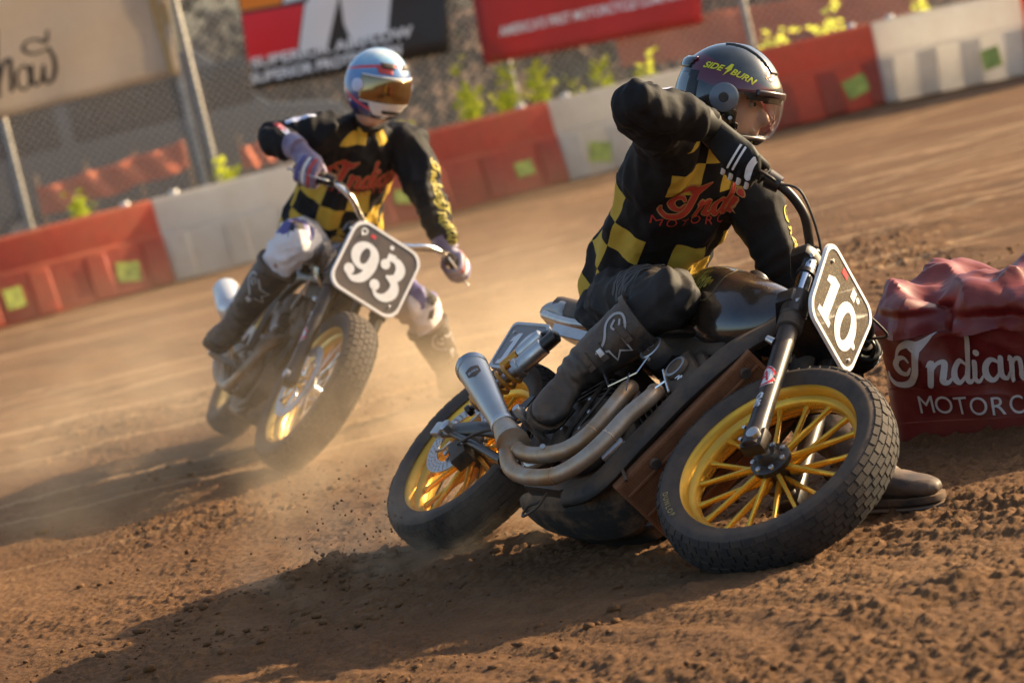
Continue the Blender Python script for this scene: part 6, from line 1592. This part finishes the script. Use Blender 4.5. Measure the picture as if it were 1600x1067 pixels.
def helmet_two(root, HM, base):
    m, nt, p = newmat('helmet_tricolour')
    tc = nt.nodes.new('ShaderNodeTexCoord'); sp = nt.nodes.new('ShaderNodeSeparateXYZ'); nt.links.new(tc.outputs['Object'], sp.inputs[0])
    n1 = tex(nt, 'Noise', 7, 3); nn = math_n(nt, 'MULTIPLY', math_n(nt, 'SUBTRACT', n1.outputs[0], .5), .10)
    z = math_n(nt, 'ADD', sp.outputs[2], math_n(nt, 'MULTIPLY', sp.outputs[0], -.25))
    zz = math_n(nt, 'ADD', z, nn)
    t_ = math_n(nt, 'MULTIPLY_ADD', zz, 3.2, .38)
    c = ramp(nt, t_, [(0., (.02, .02, .08)), (.34, (.035, .07, .26)), (.56, (.12, .26, .48)), (.68, (.30, .48, .62)), (.76, (.60, .64, .66)), (.84, (.20, .36, .55)), (.95, (.62, .66, .70))])
    pass
    red = math_n(nt, 'LESS_THAN', math_n(nt, 'ABSOLUTE', math_n(nt, 'SUBTRACT', z, .062)), .006); red2 = math_n(nt, 'LESS_THAN', math_n(nt, 'ABSOLUTE', math_n(nt, 'ADD', math_n(nt, 'ADD', sp.outputs[2], math_n(nt, 'MULTIPLY', sp.outputs[0], .45)), .052)), .006)
    c = mixc(nt, math_n(nt, 'MAXIMUM', red, red2), c, (.62, .06, .07))
    ch = math_n(nt, 'MULTIPLY', math_n(nt, 'GREATER_THAN', sp.outputs[0], .075), math_n(nt, 'LESS_THAN', sp.outputs[2], -.045)); c = mixc(nt, ch, c, (.72, .68, .68))
    bot = math_n(nt, 'LESS_THAN', sp.outputs[2], -.105); c = mixc(nt, bot, c, (.03, .03, .07))
    nt.links.new(c, p.inputs['Base Color']); p.inputs['Roughness'].default_value = .2; p.inputs['Coat Weight'].default_value = 1.; p.inputs['Coat Roughness'].default_value = .05
    def rf(d):
        chin = max(0, d.x) * max(0, -d.z)
        return (.138 + .022 * chin, .122, .142, (0, 0, 0))
    port = lambda d: d.x > .1 and -.34 < d.z < .26 and abs(math.atan2(d.y, d.x)) < 1.15
    h, bv, patch = helmet_common(root, HM, base, rf, port, 'helmet', m, bottom=-.86)
    h['label'] = 'glossy blue, white and red full-face helmet with tinted visor'
    patch('visor', lambda d: d.x > .04 and -.36 < d.z < .29 and abs(math.atan2(d.y, d.x)) < 1.25, 1.022, clear_mat('tinted_visor', (.20, .12, .06), .08, .30, 1.), .002)
    patch('visor_frame', lambda d: d.x > .04 and (.29 <= d.z < .335 or -.40 < d.z <= -.36) and abs(math.atan2(d.y, d.x)) < 1.25, 1.02, M_gwhite, .004)
    patch('brow_vent', lambda d: d.x > .3 and .55 < d.z < .66 and .15 < abs(d.y) < .5, 1.03, M_blkm, .006)
    patch('red_flash', lambda d: d.x > .45 and .40 < d.z < .56 and -.62 < d.y < -.22, 1.008, M_patchr, .002)
    patch('chin_vent', lambda d: d.x > .70 and -.66 < d.z < -.56 and abs(d.y) < .35, 1.02, M_blkm, .004)
    patch('liner', lambda d: d.z > -.5 and not (d.x > .1 and d.z < .3), .87, M_liner, .004)
    for s in (-1, 1):
        c = Vector((.035, s * .121, .0)); n = Vector((.2, s, .0)).normalized(); o = MB(); o.tube([c - n * .01, c + n * .006, c + n * .009], [.026, .025, .02], 22); o.obj('visor_pivot', M_patch, h)
    w_ = wrap(norm2d(text2d('Arai', .05, .02, .2), .075), frame(Vector((.25, -.02, .068)), Vector((0, 1, 0)), Vector((1, -.05, .42))), bv, .0015, .01, .6)
    if w_.v: w_.obj('brow_lettering', M_blkm, h, 0, fixn=False)

def hframe(c, fwd, up):
    x = fwd.normalized(); z = (up - x * up.dot(x)).normalized(); y = z.cross(x)
    M = Matrix((x, y, z)).transposed().to_4x4(); M.translation = c; return M
def W1(*l): return RM1 @ Vector(l)
def W2(*l): return RM2 @ Vector(l)
d1 = lambda *v: (RM1.to_3x3() @ Vector(v)).normalized()
d2_ = lambda *v: (RM2.to_3x3() @ Vector(v)).normalized()
# ---- rider on 10
J = {}
J['pel'] = W1(.37, -.07, .575); J['hipR'] = at(962, 468, 8.93); J['hipL'] = W1(.40, .055, .480)
J['shR'] = at(1042, 218, 8.55); J['shL'] = at(1152, 272, 8.80); J['neck'] = (J['shR'] + J['shL']) / 2 + Vector((.015, -.01, .065))
J['grR'] = RM1 @ GR1[-1][0]; J['gaR'] = RM1.to_3x3() @ GR1[-1][1]; J['grL'] = RM1 @ GR1[1][0]; J['gaL'] = RM1.to_3x3() @ GR1[1][1]
J['elR'] = at(1000, 163, 8.24); J['wrR'] = at(1106, 196, J['grR'].y - .02)
J['elL'] = at(1224, 415, 8.80); J['wrL'] = J['grL'] + (J['elL'] - J['grL']).normalized() * .085
J['knR'] = at(1046, 466, 8.52); J['anR'] = at(900, 582, 8.56)
J['knL'] = Vector((.66, 8.56, .36)); J['anL'] = at(1362, 752, 8.02); J['anL'].z = .115
J['fdR'] = cb(-.34, -.40, .85); J['udR'] = cb(.5, .8, .35); J['fdL'] = Vector((.80, -.60, -.03)); J['udL'] = Vector((-.1, .05, 1))
HM1 = hframe(at(1137, 152, 8.60), cb(.93, -.14, .30), cb(.14, 1, .06))
rider1 = person(dict(id=1, J=J, base=Vector((.45, 8.75, 0)), chest=cb(.7, 0, .7), HM=HM1, label='rider on plate 10 in black and yellow checked jersey, elbow raised, looking right', backR=cb(-.1, .5, .8), backL=cb(.3, 1, .2), pants=M_pants1, glove=M_glove, kneeNR=cb(-.2, 1, .5), kneeNL=Vector((0, -.3, 1)), bootNR=cb(.1, .25, 1), bootNL=Vector((.5, -.8, .2)), helmet=helmet_one, logo_w=.36, logo_v=.492, logo_u=.045, sleeve_script=[('L', .75, 0, cb(1, .15, .12), .20)],
    patches=[('R', 1.35, cb(.1, 1, .25), (.018, .011), M_patch), ('R', 1.60, cb(.1, 1, .25), (.02, .012), M_patch), ('R', 1.15, cb(0, 1, .0), (.02, .010), M_patchr)]))
# ---- rider on 93
J = {}
J['pel'] = W2(.50, -.085, .56); J['hipR'] = W2(.53, -.145, .535); J['hipL'] = W2(.53, .06, .50)
J['shR'] = at(523, 210, 12.26); J['shL'] = at(632, 222, 12.42); J['neck'] = (J['shR'] + J['shL']) / 2 + Vector((0, -.02, .055))
J['grR'] = RM2 @ GR2[-1][0]; J['gaR'] = RM2.to_3x3() @ GR2[-1][1]; J['grL'] = RM2 @ GR2[1][0]; J['gaL'] = RM2.to_3x3() @ GR2[1][1]
J['elR'] = at(432, 217, 12.22); J['wrR'] = at(465, 232, J['grR'].y + .04)
J['elL'] = at(672, 318, 12.32); J['wrL'] = J['grL'] + (J['elL'] - J['grL']).normalized() * .085
J['knR'] = at(460, 380, 12.16); J['anR'] = at(372, 498, 12.34)
J['knL'] = at(652, 478, 12.30); J['anL'] = at(708, 600, 12.40); J['anL'].z = .11
J['fdR'] = d2_(.85, -.35, -.35); J['udR'] = d2_(.2, 0, 1); J['fdL'] = Vector((.55, -.83, 0)); J['udL'] = Vector((-.1, .05, 1))
HM2 = hframe(at(590, 133, 12.12), cb(.62, -.24, .74), cb(.22, 1, .25))
rider2 = person(dict(id=2, J=J, base=Vector((-.55, 12.4, 0)), chest=cb(.3, 0, 1), HM=HM2, label='rider on plate 93 in checked jersey and white trousers, right elbow up', backR=cb(-.1, .6, .8), backL=cb(.3, 1, .3), pants=M_pants2, glove=M_glove2, kneeNR=cb(0, .8, .6), kneeNL=cb(.6, .4, .7), bootNR=cb(.1, .25, 1), bootNL=cb(.5, .3, 1), helmet=helmet_two, logo_w=.34, logo_v=.44, vshift=.05, bulk=1.22, collar=M_pants1, sleeve_script=[('L', 1.45, 0, cb(.75, .1, .65), .20), ('L', .7, 0, cb(.8, .2, .5), .18)],
    patches=[('R', .45, cb(0, .9, .5), (.034, .022), M_patch), ('R', .70, cb(0, .9, .5), (.034, .022), M_patch), ('R', 1.2, cb(0, .8, .7), (.04, .012), M_patchr), ('R', 1.45, cb(0, .8, .7), (.04, .012), M_patch)]))

# ================================================================= DUST
def dust_cloud(name, label, c, half, dens, seed, noise=2.2, thr=.40):
    o = MB(); o.box((0, 0, 0), (2, 2, 2)); ob = o.obj(name, None, None, 0)
    ob.location = c; ob.scale = half; tag(ob, label, 'dust', kind='stuff')
    m = bpy.data.materials.new(name); m.use_nodes = True; nt = m.node_tree; nt.nodes.clear()
    out = nt.nodes.new('ShaderNodeOutputMaterial'); pv = nt.nodes.new('ShaderNodeVolumePrincipled')
    pv.inputs['Color'].default_value = (.96, .76, .53, 1); pv.inputs['Anisotropy'].default_value = .35
    tc = nt.nodes.new('ShaderNodeTexCoord'); sp = nt.nodes.new('ShaderNodeSeparateXYZ'); nt.links.new(tc.outputs['Object'], sp.inputs[0])
    geo = nt.nodes.new('ShaderNodeNewGeometry')
    n = nt.nodes.new('ShaderNodeTexNoise'); n.inputs['Scale'].default_value = noise; n.inputs['Detail'].default_value = 4; n.inputs['Roughness'].default_value = .6
    mp = nt.nodes.new('ShaderNodeMapping'); mp.inputs['Location'].default_value = (seed * 3.7, seed, 0); nt.links.new(geo.outputs['Position'], mp.inputs[0]); nt.links.new(mp.outputs[0], n.inputs['Vector'])
    def edge(v): return math_n(nt, 'MAXIMUM', math_n(nt, 'SUBTRACT', 1., math_n(nt, 'MULTIPLY', v, v)), 0.)
    e = math_n(nt, 'MULTIPLY', edge(sp.outputs[0]), edge(sp.outputs[1]))
    h = math_n(nt, 'MULTIPLY_ADD', sp.outputs[2], -.5, .5); h = math_n(nt, 'POWER', math_n(nt, 'MAXIMUM', h, 0.), 2.2)
    d = math_n(nt, 'MAXIMUM', math_n(nt, 'SUBTRACT', n.outputs[0], thr), 0.)
    d = math_n(nt, 'MULTIPLY', math_n(nt, 'MULTIPLY', d, e), math_n(nt, 'MULTIPLY', h, dens))
    nt.links.new(d, pv.inputs['Density']); nt.links.new(pv.outputs[0], out.inputs['Volume'])
    ob.data.materials.clear(); ob.data.materials.append(m); return ob
dust_cloud('dust_cloud', 'golden dust hanging behind the leading motorcycle', (-.85, 13.0, .46), (1.85, 2.5, .48), 3.2, 1, 2.2, .40)
dust_cloud('dust_trail', 'bright dust drifting between the two motorcycles', (-.10, 11.1, .32), (.95, 1.5, .34), 9.0, 3, 3.4, .44)
dust_cloud('dust_plume', 'dust thrown up by the rear wheel of the leading motorcycle', (-.36, 9.02, .17), (.62, .50, .22), 22., 2, 7., .45)

# crumbs of dirt in the air behind the driven wheel
rn = random.Random(11); o = MB()
for k in range(110):
    p_ = Vector((-.40 - abs(rn.gauss(0, .22)), 9.05 + rn.gauss(0, .14), .03 + abs(rn.gauss(0, .11)))); r_ = rn.uniform(.0015, .0045)
    bm = bmesh.new(); bmesh.ops.create_icosphere(bm, subdivisions=1, radius=r_)
    for v in bm.verts: v.co *= rn.uniform(.7, 1.3)
    o.addbm(bm, Matrix.Translation(p_))
tag(o.obj('dirt_spray', M_dirt, None, 0), 'crumbs of dirt flying off the rear tyre of the leading motorcycle', 'dirt', kind='stuff')
